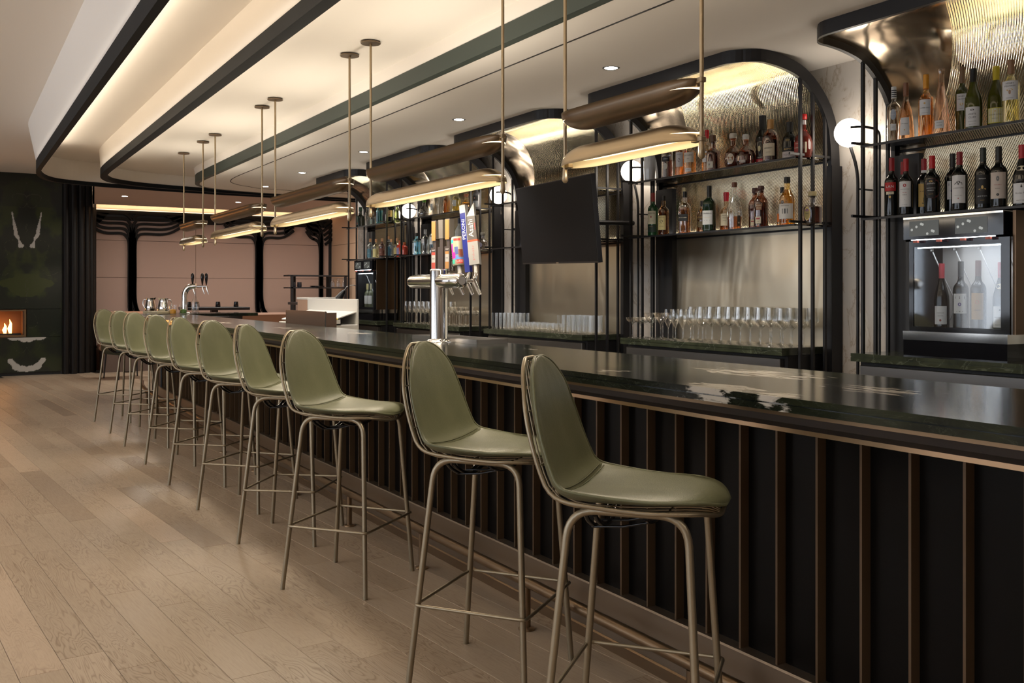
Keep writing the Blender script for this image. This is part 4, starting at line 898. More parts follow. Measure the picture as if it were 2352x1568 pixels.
SB('dark green whisky bottle with black cap and white label', 1629, 427, 4.42, ZL, 'spirit', .0415, (.008, .020, .008), BLACKC, capf=.76, trans=0, group=g, ang=206, sq=3, labels=[(.16, .46, .85, (.58, .58, .56), [('Glenfiddich', .80, .012, INK, .056), ('SINGLE MALT', .5, .005, GOLD, .04), ('bar', .3, .0015, INK, .04)])])
SB('squat whiskey bottle with red wax cap and cream label, behind the clear tall decanter', 1668, 442, 4.52, ZL, 'squat', .043, (.70, .52, .36), (.45, .015, .03), capf=.78, group=g, ang=212, liquid=(.38, (.5, .2, .07)), labels=[(.16, .46, .75, (.62, .54, .38), [("Maker's", .84, .010, INK, .036), ('Mark', .64, .010, INK, .026), ('WHISKY', .40, .006, INK, .026)])])
SB('tall clear cut-glass whiskey bottle, little left inside, brown stopper', 1687, 419, 4.41, ZL, 'cone', .050, (.90, .89, .86), (.14, .05, .025), capf=.90, group=g, ang=206, liquid=(.28, (.55, .20, .06)), labels=[(.08, .30, .24, (.10, .08, .06), [('bar', .3, .010, CREAM, .012)], '', .95)])
SB('dark round-shouldered whiskey bottle with brown stopper, the rear one of the twins', 1734, 432, 4.50, ZL, 'shoulder', .042, (.34, .12, .05), (.075, .03, .025), capf=.88, stopper=.44, group=g, ang=210, trans=.5, liquid=(.60, (.24, .07, .03)), labels=[(.09, .24, .36, (.50, .42, .28), [('bar', .7, .008, (.25, .03, .03), .022)], '', -.1)])
SB('dark round-shouldered whiskey bottle with brown stopper, the front one of the twins', 1748, 427, 4.41, ZL, 'shoulder', .046, (.30, .10, .045), (.075, .03, .025), capf=.88, stopper=.44, group=g, ang=206, trans=.5, liquid=(.60, (.20, .055, .025)), labels=[(.10, .26, .42, (.52, .46, .34), [('bar', .72, .010, (.25, .03, .03), .024), ('1789', .3, .006, INK, .016)], '', -.1), (.42, .56, .40, (.24, .11, .05), [('ELIJAH', .75, .010, CREAM, .034), ('CRAIG', .3, .010, CREAM, .030)])])
SB('clear whiskey bottle with black cap and low orange label, behind the golden one', 1797, 430, 4.50, ZL, 'spirit', .037, (.88, .86, .82), BLACKC, capf=.86, group=g, ang=212, liquid=(.2, (.85, .5, .2)), labels=[(.14, .34, .8, (.60, .16, .03), [('BULLEIT', .8, .008, INK, .034)])])
SB('golden whisky bottle with bulbous neck, black cap and white label', 1808, 407, 4.41, ZL, 'tall', .047, (.85, .58, .20), BLACKC, capf=.88, group=g, ang=206, liquid=(.74, (.72, .42, .08)), labels=[(.14, .45, 1.1, (.60, .58, .54), [('SINGLE BARREL', .86, .006, INK, .05), ('bar', .50, .030, (.10, .10, .10), .034)]), (.445, .52, .22, INK, [('10', .5, .012, WHT, .014)], 'o', -.35)])
SB('squat cut-glass whisky decanter with purple and gold arched label', 1866, 440, 4.42, ZL, 'squat', .056, (.72, .66, .62), (.50, .42, .22), capf=.86, group=g, ang=206, liquid=(.52, (.16, .05, .03)), labels=[(.10, .52, .36, (.60, .44, .18), [], 'o', -.30), (.13, .49, .28, (.30, .24, .08), [('disc', .78, .014, (.12, .05, .22), .022), ('disc', .80, .006, (.5, .05, .1), .006), ('bar', .5, .002, INK, .02)], 'o', -.30)])
# tap tower bay
g = 'spirits on the upper shelf behind the tap tower'
SB('dark grey bottle, first on the upper shelf behind the tap tower', 966, 428, 4.42, ZT, 'tall', .036, (.05, .045, .045), BLACKC, trans=0, group=g)
SB('round clear tequila bottle with green cap', 974, 458, 4.41, ZT, 'decanter', .058, CLR, (.12, .32, .03), group=g, ang=212, liquid=(.45, (.9, .9, .88)))
SB('tall silver vodka bottle with silver cap, behind the long pendant\'s glow', 997, 445, 4.42, ZT, 'shoulder', .046, (.82, .83, .80), (.45, .45, .45), group=g, ang=208, labels=[(.25, .55, .3, (.6, .62, .6), [('TEQUILA', .5, .006, INK, .02)])])
SB('very tall clear bottle with flat glass stopper', 1014, 400, 4.52, ZT, 'tall', .038, CLR, (.6, .62, .62), capf=.9, stopper=.5, group=g)
SB('slim amber bottle beside the very tall clear one', 1026, 440, 4.43, ZT, 'tall', .036, (.85, .50, .12), BLACKC, group=g, liquid=(.7, (.75, .36, .04)))
SB('pale gold tequila bottle with white label', 1049, 437, 4.42, ZT, 'shoulder', .045, (.90, .84, .48), (.5, .48, .4), group=g, ang=208, liquid=(.6, (.88, .74, .20)), labels=[(.28, .55, .5, (.55, .57, .55), [('bar', .2, .006, (.12, .22, .35), .03)])])
SB('low amber tequila decanter with red-gold stopper', 1071, 446, 4.42, ZT, 'decanter', .055, (.90, .66, .22), (.45, .15, .06), group=g, ang=208, liquid=(.5, (.85, .52, .10)))
SB('black and silver vodka bottle at the right end of that upper shelf', 1095, 424, 4.43, ZT, 'spirit', .040, (.10, .10, .11), (.02, .02, .02), trans=0, group=g, ang=208, labels=[(.36, .55, .9, (.02, .02, .02), [('disc', .5, .012, (.5, .25, .2), .012)]), (.10, .34, .9, (.25, .27, .29), [])])
g = 'spirits on the lower shelf behind the tap tower'
SB('sky blue gin bottle with black cap, left of the tap handles', 957, 535, 4.42, ZL, 'spirit', .042, (.30, .68, .80), BLACKC, capf=.86, group=g, ang=208, sq=4, liquid=(.62, (.35, .72, .82)), labels=[(.10, .55, .22, (.50, .58, .62), [('disc', .6, .012, (.1, .15, .3), .010)], '', -.35)])
SB('clear gin bottle with pale label and grey cap', 977, 527, 4.42, ZL, 'spirit', .043, (.82, .88, .84), (.35, .36, .36), capf=.82, group=g, ang=208, labels=[(.45, .62, .45, (.6, .6, .62), [('GIN', .5, .010, INK, .016)], '', -.2)])
SB('blue-white gin bottle with navy cap, half behind the tap handles', 995, 518, 4.42, ZL, 'spirit', .043, (.60, .76, .84), (.015, .03, .10), capf=.82, group=g, ang=208, liquid=(.34, (.15, .38, .55)), labels=[(.34, .60, .5, (.6, .62, .62), [])])
SB('pale green vodka bottle between the tap handles', 1036, 503, 4.45, ZL, 'burgundy', .042, (.62, .80, .70), (.03, .06, .16), capf=.86, group=g)
SB('frosted grey vodka bottle with navy cap', 1055, 501, 4.42, ZL, 'shoulder', .044, (.40, .43, .43), (.02, .03, .07), capf=.84, trans=0, group=g, labels=[(.25, .5, .5, (.5, .52, .53), [('VODKA', .5, .008, INK, .03)])])
SB('small round patterned tequila bottle right of the tap handles', 1109, 533, 4.42, ZL, 'round', .055, (.50, .46, .50), (.40, .38, .32), stopper=.42, capf=.84, trans=.5, group=g, labels=[(.15, .42, .6, (.20, .18, .34), [('disc', .5, .016, (.5, .25, .3), .02)], 'o')])
# farthest bay
g = 'liqueurs on the upper shelf of the farthest bay'
SB('dark green herbal liqueur bottle, red-lined label, first on the farthest shelf', 828, 476, 4.42, ZT, 'squat', .046, (.008, .018, .010), (.02, .06, .03), capf=.84, trans=0, group=g, labels=[(.12, .55, .5, (.08, .13, .10), [('bar', .2, .02, (.4, .03, .03), .03)], '', -.3)])
SB('clear bottle with pale spirit beside the herbal liqueur', 845, 470, 4.42, ZT, 'tall', .038, CLR, BLACKC, group=g)
SB('short clear bottle in front of the tall pendant rod tip', 857, 486, 4.41, ZT, 'spirit', .038, (.82, .90, .88), (.5, .35, .2), group=g, labels=[(.1, .45, .6, (.45, .55, .5), [])])
SB('bright turquoise liqueur bottle with blue label', 872, 464, 4.42, ZT, 'spirit', .041, (.25, .78, .88), (.3, .32, .34), group=g, ang=208, liquid=(.6, (.30, .82, .92)), labels=[(.12, .58, .45, (.30, .44, .55), [('HPNOTIQ', .7, .010, INK, .03)], '', -.35)])
SB('slim black bottle right of the turquoise liqueur', 884, 470, 4.44, ZT, 'tall', .028, (.03, .03, .04), BLACKC, trans=0, group=g)
SB('black amaro bottle with peach label', 899.5, 463, 4.42, ZT, 'spirit', .043, DARK, BLACKC, trans=0, group=g, ang=208, labels=[(.28, .58, .8, (.58, .38, .18), [('AMARO', .6, .010, INK, .03), ('disc', .35, .012, INK, .014)])])
SB('pale green liqueur bottle at the right end of the farthest upper shelf', 913, 468, 4.44, ZT, 'tall', .036, (.70, .80, .30), BLACKC, group=g)
g = 'cork-stoppered small spirits on the lower shelf of the farthest bay'
for px, yt, c_, lc, nm, X in ((850.5, 548, (.55, .68, .70), (.06, .16, .22), 'teal-labelled', 4.42), (863.5, 549, (.88, .80, .50), (.58, .52, .24), 'straw-labelled', 4.42), (877.5, 547, (.30, .12, .10), (.18, .07, .05), 'maroon-labelled', 4.42), (893, 542, (.40, .45, .48), (.05, .15, .22), 'taller teal-labelled', 4.41), (898, 549, (.5, .6, .7), (.10, .22, .34), 'half-hidden blue-labelled', 4.52), (912, 547, (.88, .80, .42), (.58, .50, .20), 'yellow-labelled', 4.42)):
    SB(nm + ' small spirit bottle with cork stopper on the farthest lower shelf', px, yt, X, ZL, 'spirit', .036, c_, (.50, .27, .13), capf=.84, group=g, ang=208, trans=.5, labels=[(.08, .50, .95, lc, [('bar', .5, .003, CREAM, .03)])])
SB('lavender and orange-red bottle with orange cap on the farthest lower shelf', 919, 552, 4.43, ZL, 'shoulder', .041, (.62, .06, .03), (.60, .14, .03), trans=0, group=g, ang=212, labels=[(.10, .55, .55, (.28, .28, .55), [], '', -.3)])
SB('orange-red round-shouldered bottle, last on the farthest lower shelf', 929, 556, 4.45, ZL, 'shoulder', .040, (.62, .06, .03), (.60, .14, .03), trans=0, group=g)

# ================================================================== GLASSWARE
def glass_proto(kind, label, group):
    t_ = thing('wine_glass' if kind != 'tumbler' else 'tumbler', label, 'glass', group=group)
    if kind == 'wine': P = [(.036, 0), (.034, .003), (.006, .007), (.0035, .02), (.0035, .095), (.008, .108), (.028, .122), (.038, .145), (.0392, .165), (.0365, .195), (.0335, .235)]
    elif kind == 'flute': P = [(.032, 0), (.030, .003), (.005, .007), (.0035, .02), (.0035, .085), (.010, .100), (.022, .125), (.027, .155), (.026, .185), (.023, .215)]
    elif kind == 'coupe': P = [(.034, 0), (.032, .003), (.005, .007), (.0035, .02), (.0035, .095), (.010, .106), (.032, .116), (.044, .130), (.047, .150)]
    elif kind == 'martini': P = [(.035, 0), (.033, .003), (.005, .007), (.0035, .02), (.0035, .105), (.012, .118), (.040, .155), (.050, .185)]
    elif kind == 'highball': P = [(.026, 0), (.028, .002), (.030, .02), (.033, .145)]
    elif kind == 'small': P = [(.022, 0), (.026, .003), (.033, .03), (.034, .070)]
    else: P = [(.034, 0), (.036, .002), (.038, .01), (.040, .085)]
    mb = MB(); mb.lathe(P, (0, 0, 0), 20, capt=False)
    if kind in ('highball', 'small', 'tumbler'): mb.lathe([(P[1][0] * .96, .010), (1e-5, .010)], (0, 0, 0), 20, capb=False)
    nm = 'vessel' if kind in ('highball', 'small', 'tumbler') else 'bowl_and_stem'
    mb.build(nm, GLASS, t_); return t_
ORD = ['first', 'second', 'third', 'fourth', 'fifth', 'sixth', 'seventh', 'eighth', 'ninth', 'tenth']
NICE = {'wine': 'tall wine glass', 'flute': 'tulip-shaped glass', 'martini': 'martini glass', 'coupe': 'coupe glass', 'highball': 'highball glass', 'small': 'low rocks glass'}
def glass_grid(kind, label, group, y0, y1, nY, xs, place, z=1.0203, jit=.0018):
    pr = None
    for i in range(nY):
        for j, x in enumerate(xs):
            if pr is None: pr = o = glass_proto(kind, label, group)
            else: o = copy_tree(pr)
            if j == 0 and nY > 1:
                nm_ = NICE[kind]; o['label'] = '%s in the front row %s, %s from the right' % (nm_, place, ORD[i]) if i else 'rightmost %s of the front row %s' % (nm_, place)
            elif nY > 1: o['label'] = '%s behind the front row %s' % (NICE[kind], place)
            o.name = {'highball': 'highball_glass', 'small': 'small_glass', 'coupe': 'coupe_glass', 'martini': 'martini_glass', 'flute': 'tulip_glass', 'wine': 'wine_glass'}[kind]
            o.location = (x + random.uniform(-jit, jit), y0 + (y1 - y0) * (i + .5 + (j % 2) * .5 * 0) / nY + random.uniform(-jit, jit), z)
            o.rotation_euler = (0, 0, random.uniform(0, 6))
glass_grid('wine', 'tall stemmed wine glass in the ranks at the right of the whisky bay counter', 'wine glasses on the whisky bay counter', 4.07, 4.96, 10, (4.325, 4.41, 4.495, 4.58), 'on the whisky bay counter')
glass_grid('flute', 'tulip-shaped stemmed glass between the coupes and the wine glasses, whisky bay', 'tulip glasses on the whisky bay counter', 4.97, 5.20, 3, (4.31, 4.38, 4.45, 4.52), 'on the whisky bay counter')
glass_grid('martini', 'wide-rimmed martini glass next to the coupes, whisky bay counter', 'martini glasses on the whisky bay counter', 5.21, 5.43, 2, (4.33, 4.44), 'on the whisky bay counter')
glass_grid('coupe', 'low coupe glass at the left end of the whisky bay counter', 'coupe glasses on the whisky bay counter', 5.43, 5.62, 2, (4.32, 4.43), 'on the whisky bay counter')
glass_grid('highball', 'straight highball glass at the left of the counter below the television', 'left highball glasses below the television', 7.30, 7.66, 5, (4.32, 4.40, 4.48), 'at the left under the television')
glass_grid('small', 'low rocks glass in the middle of the counter below the television', 'rocks glasses below the television', 6.64, 7.28, 8, (4.32, 4.40, 4.48), 'under the television')
glass_grid('highball', 'straight highball glass at the right of the counter below the television', 'right highball glasses below the television', 6.16, 6.62, 6, (4.36, 4.44, 4.52), 'at the right under the television')
glass_grid('wine', 'tall stemmed wine glass on the counter behind the tap tower', 'wine glasses behind the tap tower', 8.85, 9.66, 7, (4.34, 4.44, 4.54), 'behind the tap tower')
glass_grid('martini', 'wide-rimmed martini glass on the counter behind the tap tower', 'martini glasses behind the tap tower', 8.52, 8.86, 3, (4.34, 4.45, 4.56), 'behind the tap tower')
glass_grid('coupe', 'low coupe glass at the right end of the counter behind the tap tower', 'coupe glasses behind the tap tower', 8.22, 8.52, 3, (4.36, 4.47), 'behind the tap tower')
# ================================================================== TELEVISION
def P3(px, py, d):
    r = (px - 1176) / F * d; return Vector((d * ST + r * CT, d * CT - r * ST, H - (py - 672) / F * d))
TLc, BLc, TRc, BRc = P3(1187, 433, 7.74), P3(1200, 607, 7.80), P3(1360, 398, 6.55), P3(1372, 603, 6.62)
tv = thing('television', 'black flat television tilted forward in front of the back bar', 'television', ((TLc + BRc) / 2))
tv0 = (TLc + BRc) / 2; ex = ((TRc - TLc) + (BRc - BLc)).normalized(); ez = ((TLc - BLc) + (TRc - BRc)).normalized(); ey = ez.cross(ex).normalized(); ez = ex.cross(ey).normalized()
if ey.dot(Vector((0, 0, H)) - tv0) > 0: ey = -ey          # ey points away from the room
wt = ((TRc - TLc).length + (BRc - BLc).length) / 2; ht = ((TLc - BLc).length + (TRc - BRc).length) / 2
def tvbox(x0, x1, y0, y1, z0, z1): 
    m_ = MB(); m_.box((x0, y0, z0), (x1, y1, z1)); m_.v = [tuple(ex * a + ey * b + ez * c_) for a, b, c_ in m_.v]; return m_
tvbox(-wt / 2, wt / 2, 0, .035, -ht / 2, ht / 2).build('bezel', BLK, tv)
tvbox(-wt / 2 + .006, wt / 2 - .006, -.0015, 0, -ht / 2 + .012, ht / 2 - .006).build('screen', SCREEN, tv)
tvbox(-.02, .02, -.002, 0, -ht / 2 + .002, -ht / 2 + .010).build('badge', STEEL, tv)
m_ = tvbox(-.14, .14, .035, .075, -.14, .14); m_.tube([ey * .06, Vector((4.66, 6.0, 1.90)) - tv0], .018, 8); m_.build('wall_arm', BLK, tv)

# ================================================================== WINE DISPENSERS
def dispenser(name, label, ya, yb, nb):
    t_ = thing(name, label, 'wine dispenser', (0, 0, 0), group='glass-fronted wine dispensers')
    x0, x1, z0, z1 = 4.33, 4.62, 1.0205, 1.742
    def bx(n, a, b, m, par=t_, bev=.0): q = MB(); q.box(a, b, bev=bev); return q.build(n, m, par)
    bx('base', (x0 - .02, ya, z0), (x1, yb, z0 + .085), BLKG)
    bx('base_trim', (x0 - .025, ya - .004, z0 + .085), (x1, yb, z0 + .130), CHROME)
    h_ = bx('header', (x0 - .02, ya + .02, z1 - .115), (x1, yb, z1 - .01), BLKG)
    bx('header_trim', (x0 - .022, ya + .02, z1 - .01), (x1, yb, z1), CHROME)
    bx('side_panel', (x0 + .02, ya - .018, z0 + .13), (x1, ya - .002, z1), mat('brown_bronze_panel', (.16, .10, .06), .35, .8))
    bx('side_panel', (x0 + .0, yb - .02, z0 + .13), (x1, yb, z1 - .115), BLK)
    bx('back_panel', (x1 - .012, ya, z0 + .13), (x1, yb - .02, z1 - .115), mat('pale_lining', (.42, .40, .38), .3))
    bx('roof', (x0, ya, z1 - .125), (x1, yb, z1 - .115), BLK)
    for y0, y1, za, zb in ((ya, ya + .045, z0 + .13, z1 - .115), (yb - .045, yb - .02, z0 + .13, z1 - .115), (ya + .045, yb - .045, z0 + .13, z0 + .155), (ya + .045, yb - .045, z1 - .155, z1 - .115)):
        bx('door_frame', (x0, y0, za), (x0 + .012, y1, zb), BLKG)
    bx('glass_door', (x0 + .003, ya + .045, z0 + .155), (x0 + .006, yb - .045, z1 - .155), PANE)
    bx('light_strip', (x0 - .024, ya + .06, z1 - .122), (x0 - .018, yb - .05, z1 - .118), LEDW); bx('light_strip', (x0 + .014, ya + .05, z1 - .163), (x0 + .020, yb - .06, z1 - .158), LEDW)
    for s_ in (0, 1):
        a = ya + .10 + s_ * (yb - ya) * .46; b = a + (yb - ya) * .30
        sc = bx('display', (x0 - .0215, a, z1 - .100), (x0 - .0195, b, z1 - .022), mat('display_grey', (.045, .05, .048), .3, emit=(.20, .22, .21), es=.08), h_)
    # corks pictured on the displays are small discs
        for k in range(7):
            yy = a + (b - a) * ((k * .37 + .12) % .9 + .05); zz = z1 - .092 + .062 * ((k * .61 + .2) % 1.0); q = MB()
            q.add([(x0 - .0222, yy + .007 * math.cos(2 * PI * i / 10), zz + .007 * math.sin(2 * PI * i / 10)) for i in range(10)], [list(range(10))]); q.build('disc', mat('display_disc', (.3, .32, .31), .3, emit=(.5, .52, .5), es=.25) if 'display_disc' not in bpy.data.materials else bpy.data.materials['display_disc'], h_)
    for i in range(nb):
        y = ya + .09 + (yb - ya - .17) * i / max(1, nb - 1); q = MB(); q.lathe([(.010, 0), (.010, .03), (.018, .035), (.018, .05)], (x0 + .10, y, z1 - .175), 12); q.build('spout', STEEL, t_)
        q = MB(); q.box((x0 - .034, y - .012, z1 - .135), (x0 - .020, y + .012, z1 - .122)); q.build('button', paint((.5, .12, .08), .4), t_)
        q = MB(); q.tube(catmull([(x0 + .11, y, z1 - .18), (x0 + .15, y - .03, z1 - .30), (x0 + .19, y - .07, z1 - .45), (x0 + .17, y - .03, z0 + .14)], 6), .0035, 6); q.build('hose', paint((.6, .6, .6), .4), t_)
    area('dispenser_light', (x0 + .10, (ya + yb) / 2, z1 - .13), (.12, yb - ya - .12), .6, (.95, .97, 1.0))
dispenser('wine_dispenser', 'large lit wine dispenser with four bottles on the right marble counter', 2.69, 3.26, 4)
dispenser('wine_dispenser', 'small lit wine dispenser on the farthest marble counter', 10.52, 11.12, 3)
g = 'bottles inside the right wine dispenser'; z = 1.152
def DB(label, px, yt, capc, labels, kind='bordeaux', body=DARK): 
    X = 4.44; Y = yX(px, X); bottle(label, (X, Y, z), zP(yt, X, Y) - z, kind, .0375, body, capc, capf=.78, labels=labels, trans=0, ang=205, group=g)
DB('red-capped burgundy bottle in the right dispenser, first from the left', 2163, 605, (.34, .05, .06), [(.10, .37, .85, WHT, [('BOURGOGNE', .62, .006, INK, .034), ('PINOT NOIR', .46, .005, INK, .026), ('disc', .22, .012, (.25, .05, .04), .010)])], 'burgundy')
DB('grey-capped bottle with purple spot label in the right dispenser, second from the left', 2207, 600, (.05, .05, .05), [(.26, .54, .9, WHT, [('bar', .80, .012, INK, .044), ('RAMSAY', .80, .010, WHT, .040), ('disc', .46, .018, (.12, .08, .26), .016), ('bar', .1, .002, INK, .03)])])
DB('brown-capped bottle with gold label in the right dispenser, third from the left', 2247, 598, (.10, .035, .03), [(.18, .55, .8, (.42, .24, .06), [('disc', .65, .02, (.5, .16, .03), .02), ('RESERVA', .35, .006, INK, .03)])])
DB('red-capped rooster bottle in the right dispenser, last on the right', 2299, 602, (.30, .02, .03), [(.08, .38, .95, WHT, [('disc', .83, .010, INK, .008), ('Nicolas Potel', .48, .011, (.2, .2, .2), .052), ('PINOT NOIR', .12, .006, INK, .042)]), (.62, .70, .9, CREAM, [], 'o')], 'burgundy')
for k, (px, lb) in enumerate(((836, 'pale white wine bottle in the small far dispenser, left one'), (844, 'pale white wine bottle in the small far dispenser, middle one'), (852, 'pale white wine bottle in the small far dispenser, right one'))):
    X = 4.45; Y = yX(px, X); bottle(lb, (X, Y, z), .31, 'bordeaux', .0375, (.10, .11, .06), (.55, .47, .22) if k < 2 else (.4, .36, .24), capf=.76, trans=0, labels=[(.2, .52, .9, WHT, [])], ang=210, group='bottles inside the far wine dispenser')

# ================================================================== BEER TAP TOWER
tw = thing('beer_tower', 'polished chrome T-shaped beer tower with tall brand handles on the bar', 'beer tap', (2.40, 4.88, 1.070))
mb = MB(); mb.lathe([(.078, 0), (.078, .006), (.060, .009), (.052, .014), (.0505, .02), (.0505, .405), (.049, .413), (.0, .413)], (0, 0, 0), 40); mb.build('column', CHROME, tw)
for k in range(6):
    mb = MB(); a = PI / 3 * k; mb.lathe([(.005, .006), (.005, .011), (.001, .013)], (.068 * math.cos(a), .068 * math.sin(a), 0), 8); mb.build('bolt', CHROME, tw)
for y0, y1 in ((-.285, -.0), (.0, .365)):
    mb = MB(); n = 32; R_ = .0405
    yy = [(y0, R_ * .55), (y0 + .002, R_ * .8), (y0 + .012, R_), (y1, R_)] if y0 < 0 else [(y0, R_), (y1 - .03, R_), (y1 - .012, R_ * .93), (y1, R_ * .72)]
    rings = [[(r * math.cos(2 * PI * k / n), y, .345 + r * math.sin(2 * PI * k / n)) for k in range(n)] for y, r in yy]
    mb.add([p for q in rings for p in q], [(i * n + k, i * n + (k + 1) % n, (i + 1) * n + (k + 1) % n, (i + 1) * n + k) for i in range(len(yy) - 1) for k in range(n)], 0, True)
    mb.add(rings[0], [list(range(n))]); mb.add(rings[-1], [list(range(n))[::-1]]); mb.build('arm', CHROME, tw)
def handle_frame(y, tilt=.10, face=(.25, -.97)):
    """origin on top of a faucet; u = up along the handle, returns map (side, up, depth)"""
    o_ = Vector((.115, y, .375)); up = Vector((.0, tilt, 1)).normalized(); sd = Vector((*face, 0)).normalized(); sd = (sd - up * sd.dot(up)).normalized(); dp = sd.cross(up)
    return lambda a, u, d: tuple(o_ + sd * a + up * u + dp * d)
def hbox(fn, a0, a1, u0, u1, d0, d1, name, m, par, taper=1.0):
    q = MB(); vs_ = [fn(a * (1 if u == u0 else taper), u, d * (1 if u == u0 else taper)) for a in (a0, a1) for d in (d0, d1) for u in (u0, u1)]
    q.add(vs_, [(0, 1, 3, 2), (4, 6, 7, 5), (0, 4, 5, 1), (2, 3, 7, 6), (0, 2, 6, 4), (1, 5, 7, 3)]); return q.build(name, m, par)
BR1 = paint((.045, .032, .026), .4); ORG = paint((.34, .17, .045), .4); GRY = paint((.13, .115, .10), .45)
for i, y in enumerate((.27, .18, .09, -.04, -.15, -.235)):
    f = MB(); f.tube([(.03, y, .345), (.10, y, .345)], .011, 10); f.tube([(.095, y, .360), (.105, y, .335), (.118, y - .012, .300), (.128, y - .022, .268)], [.013, .015, .0115, .0095], 10)
    f.tube([(.10, y, .345), (.112, y, .372), (.115, y, .395)], [.012, .010, .008], 10); fo = f.build('faucet', CHROME, tw)
    fn = handle_frame(y, .0 if i < 3 else .17, (.25, -.97) if i < 3 else (.45, -.9) if i == 4 else (.66, -.75))
    if i in (0, 1, 2):
        h = hbox(fn, -.024, .024, .03, .175, -.020, .020, 'handle', BR1, tw, 1.0)
        hbox(fn, -.013, .013, .175, .225, -.012, .012, 'handle_neck', BR1, tw)
        hbox(fn, -.018, .018, .225, .335, -.017, .017, 'handle_top', GRY, tw, 1.1)
        if i != 1:
            hbox(fn, -.0165, .0165, .215, .33, .0175, .0215, 'barrel_plate', ORG, tw, 1.02)
            hbox(fn, -.016, .016, .045, .145, .020, .0212, 'badge', paint((.36, .35, .33), .4), tw)
            hbox(fn, -.016, .016, .130, .146, .0212, .0218, 'band', paint((.35, .05, .03), .4) if i == 0 else ORG, tw)
            hbox(fn, -.016, .016, .045, .085, .0212, .0218, 'band', paint((.35, .05, .03), .4) if i == 0 else ORG, tw)
            q = MB(); add_text(q, 'MUSKOKA' if 0 else 'CRAFT', lambda a, b: fn(a, .158 + b, .0208), .010, 0, .030); q.build('print', paint(WHT), tw)
            q = MB(); add_text(q, 'ALE', lambda a, b: fn(a, .108 + b, .0222), .012, 0, .02); q.build('print', paint(INK), tw)
        q = MB(); add_text(q, 'CRAFT BEER AND THEN SOME', lambda a, b: fn(.0246, .103 + a, b), .018, 0, .14); q.build('print', paint(WHT), tw)
    elif i == 3:
        q = MB(); n = 24; prof = [(.033, .06), (.036, .066), (.036, .215), (.033, .224), (.031, .226)]
        rings = [[fn(r * math.cos(2 * PI * k / n), u, r * math.sin(2 * PI * k / n)) for k in range(n)] for r, u in prof]
        q.add([p for g_ in rings for p in g_], [(a * n + k, a * n + (k + 1) % n, (a + 1) * n + (k + 1) % n, (a + 1) * n + k) for a in range(4) for k in range(n)], 0, True); q.add(rings[0], [list(range(n))]); q.add(rings[-1], [list(range(n))[::-1]])
        can = q.build('can_handle', paint((.36, .32, .23), .35), tw)
        def patch(a0, a1, u0, u1, c_, r=.0365):
            q = MB(); m_ = 6; q.add([fn(r * math.cos(a0 + (a1 - a0) * k / m_), u, r * math.sin(a0 + (a1 - a0) * k / m_)) for u in (u0, u1) for k in range(m_ + 1)], [(k, k + 1, m_ + 2 + k, m_ + 1 + k) for k in range(m_)]); q.build('print', paint(c_, .35), can)
        patch(1.9, 2.9, .19, .21, (.03, .55, .38)); patch(.7, 1.85, .20, .214, (.60, .05, .04)); patch(2.1, 2.6, .13, .185, (.62, .02, .32)); patch(.4, 1.2, .105, .150, (.20, .06, .035))
        patch(1.2, 1.8, .12, .165, (.08, .12, .30)); patch(1.7, 2.5, .10, .135, (.50, .02, .30), .0367); patch(.3, 1.9, .090, .115, (.10, .25, .55)); patch(1.9, 2.7, .07, .095, (.05, .45, .30)); patch(.5, 1.6, .068, .092, (.62, .06, .04), .0369)
        q = MB(); add_text(q, 'LUCK', lambda a, b: fn(.0375 * math.cos(1.05 - a / .036), .080 + b, .0375 * math.sin(1.05 - a / .036)), .018, 0, .034); q.build('print', paint(WHT), can)
        q = MB(); q.tube([fn(0, .0, 0), fn(0, .062, 0)], .012, 10); q.build('handle_stem', paint((.6, .58, .54), .35), tw)
    elif i == 4:
        h = hbox(fn, -.017, .017, .02, .375, -.013, .013, 'handle', paint((.010, .016, .17), .3), tw, 1.15)
        hbox(fn, -.0195, .0195, .36, .405, -.0155, .0155, 'handle_top', paint((.36, .36, .36), .35), tw)
        hbox(fn, .0175, .0205, .10, .375, -.014, .016, 'handle_edge', paint((.36, .36, .36), .35), tw)
        q = MB(); add_text(q, 'PERONI', lambda a, b: fn(-b, .265 + a, .0160), .030, 0, .115); q.build('print', paint(WHT), tw)
    else:
        h = hbox(fn, -.030, .030, .06, .195, -.017, .017, 'handle', paint((.30, .30, .29), .32), tw, .98)
        hbox(fn, -.026, .026, .195, .335, -.014, .014, 'handle_mid', paint((.085, .075, .068), .4), tw, .9)
        q = MB(); q.add([fn(-.025, .335, .0145), fn(.023, .335, .0145), fn(.023, .410, .0145), fn(-.025, .335, -.0145), fn(.023, .335, -.0145), fn(.023, .410, -.0145)], [(0, 1, 2), (3, 5, 4), (0, 2, 5, 3), (1, 4, 5, 2), (0, 3, 4, 1)]); q.build('handle_tip', paint((.45, .44, .42), .35), tw)
        hbox(fn, -.030, .030, .190, .200, -.0175, .0175, 'red_line', paint((.5, .08, .03), .4), tw)
        q = MB(); add_text(q, 'Asahi', lambda a, b: fn(-b - .004, .268 + a, .0150), .040, 0, .10); q.build('print', paint(WHT), tw)
        q = MB(); add_text(q, 'SUPER', lambda a, b: fn(-b + .020, .275 + a, .0150), .010, 0, .04); q.build('print', paint((.6, .05, .03)), tw)
        q = MB(); add_text(q, 'スーパードライ', lambda a, b: fn(-b + .002, .125 + a, .0180), .016, 0, .085); q.build('print', paint((.5, .03, .03)), tw)
        q = MB(); q.tube([fn(0, .0, 0), fn(0, .062, 0)], .010, 10); q.build('handle_stem', paint((.6, .58, .54), .35), tw)
dt = thing('drip_tray', 'long stainless drip tray with grille under the beer taps', 'drip tray', (2.535, 4.97, 1.070), math.radians(2))
mb = MB(); x0, x1, y0, y1 = -.085, .115, -.42, .36
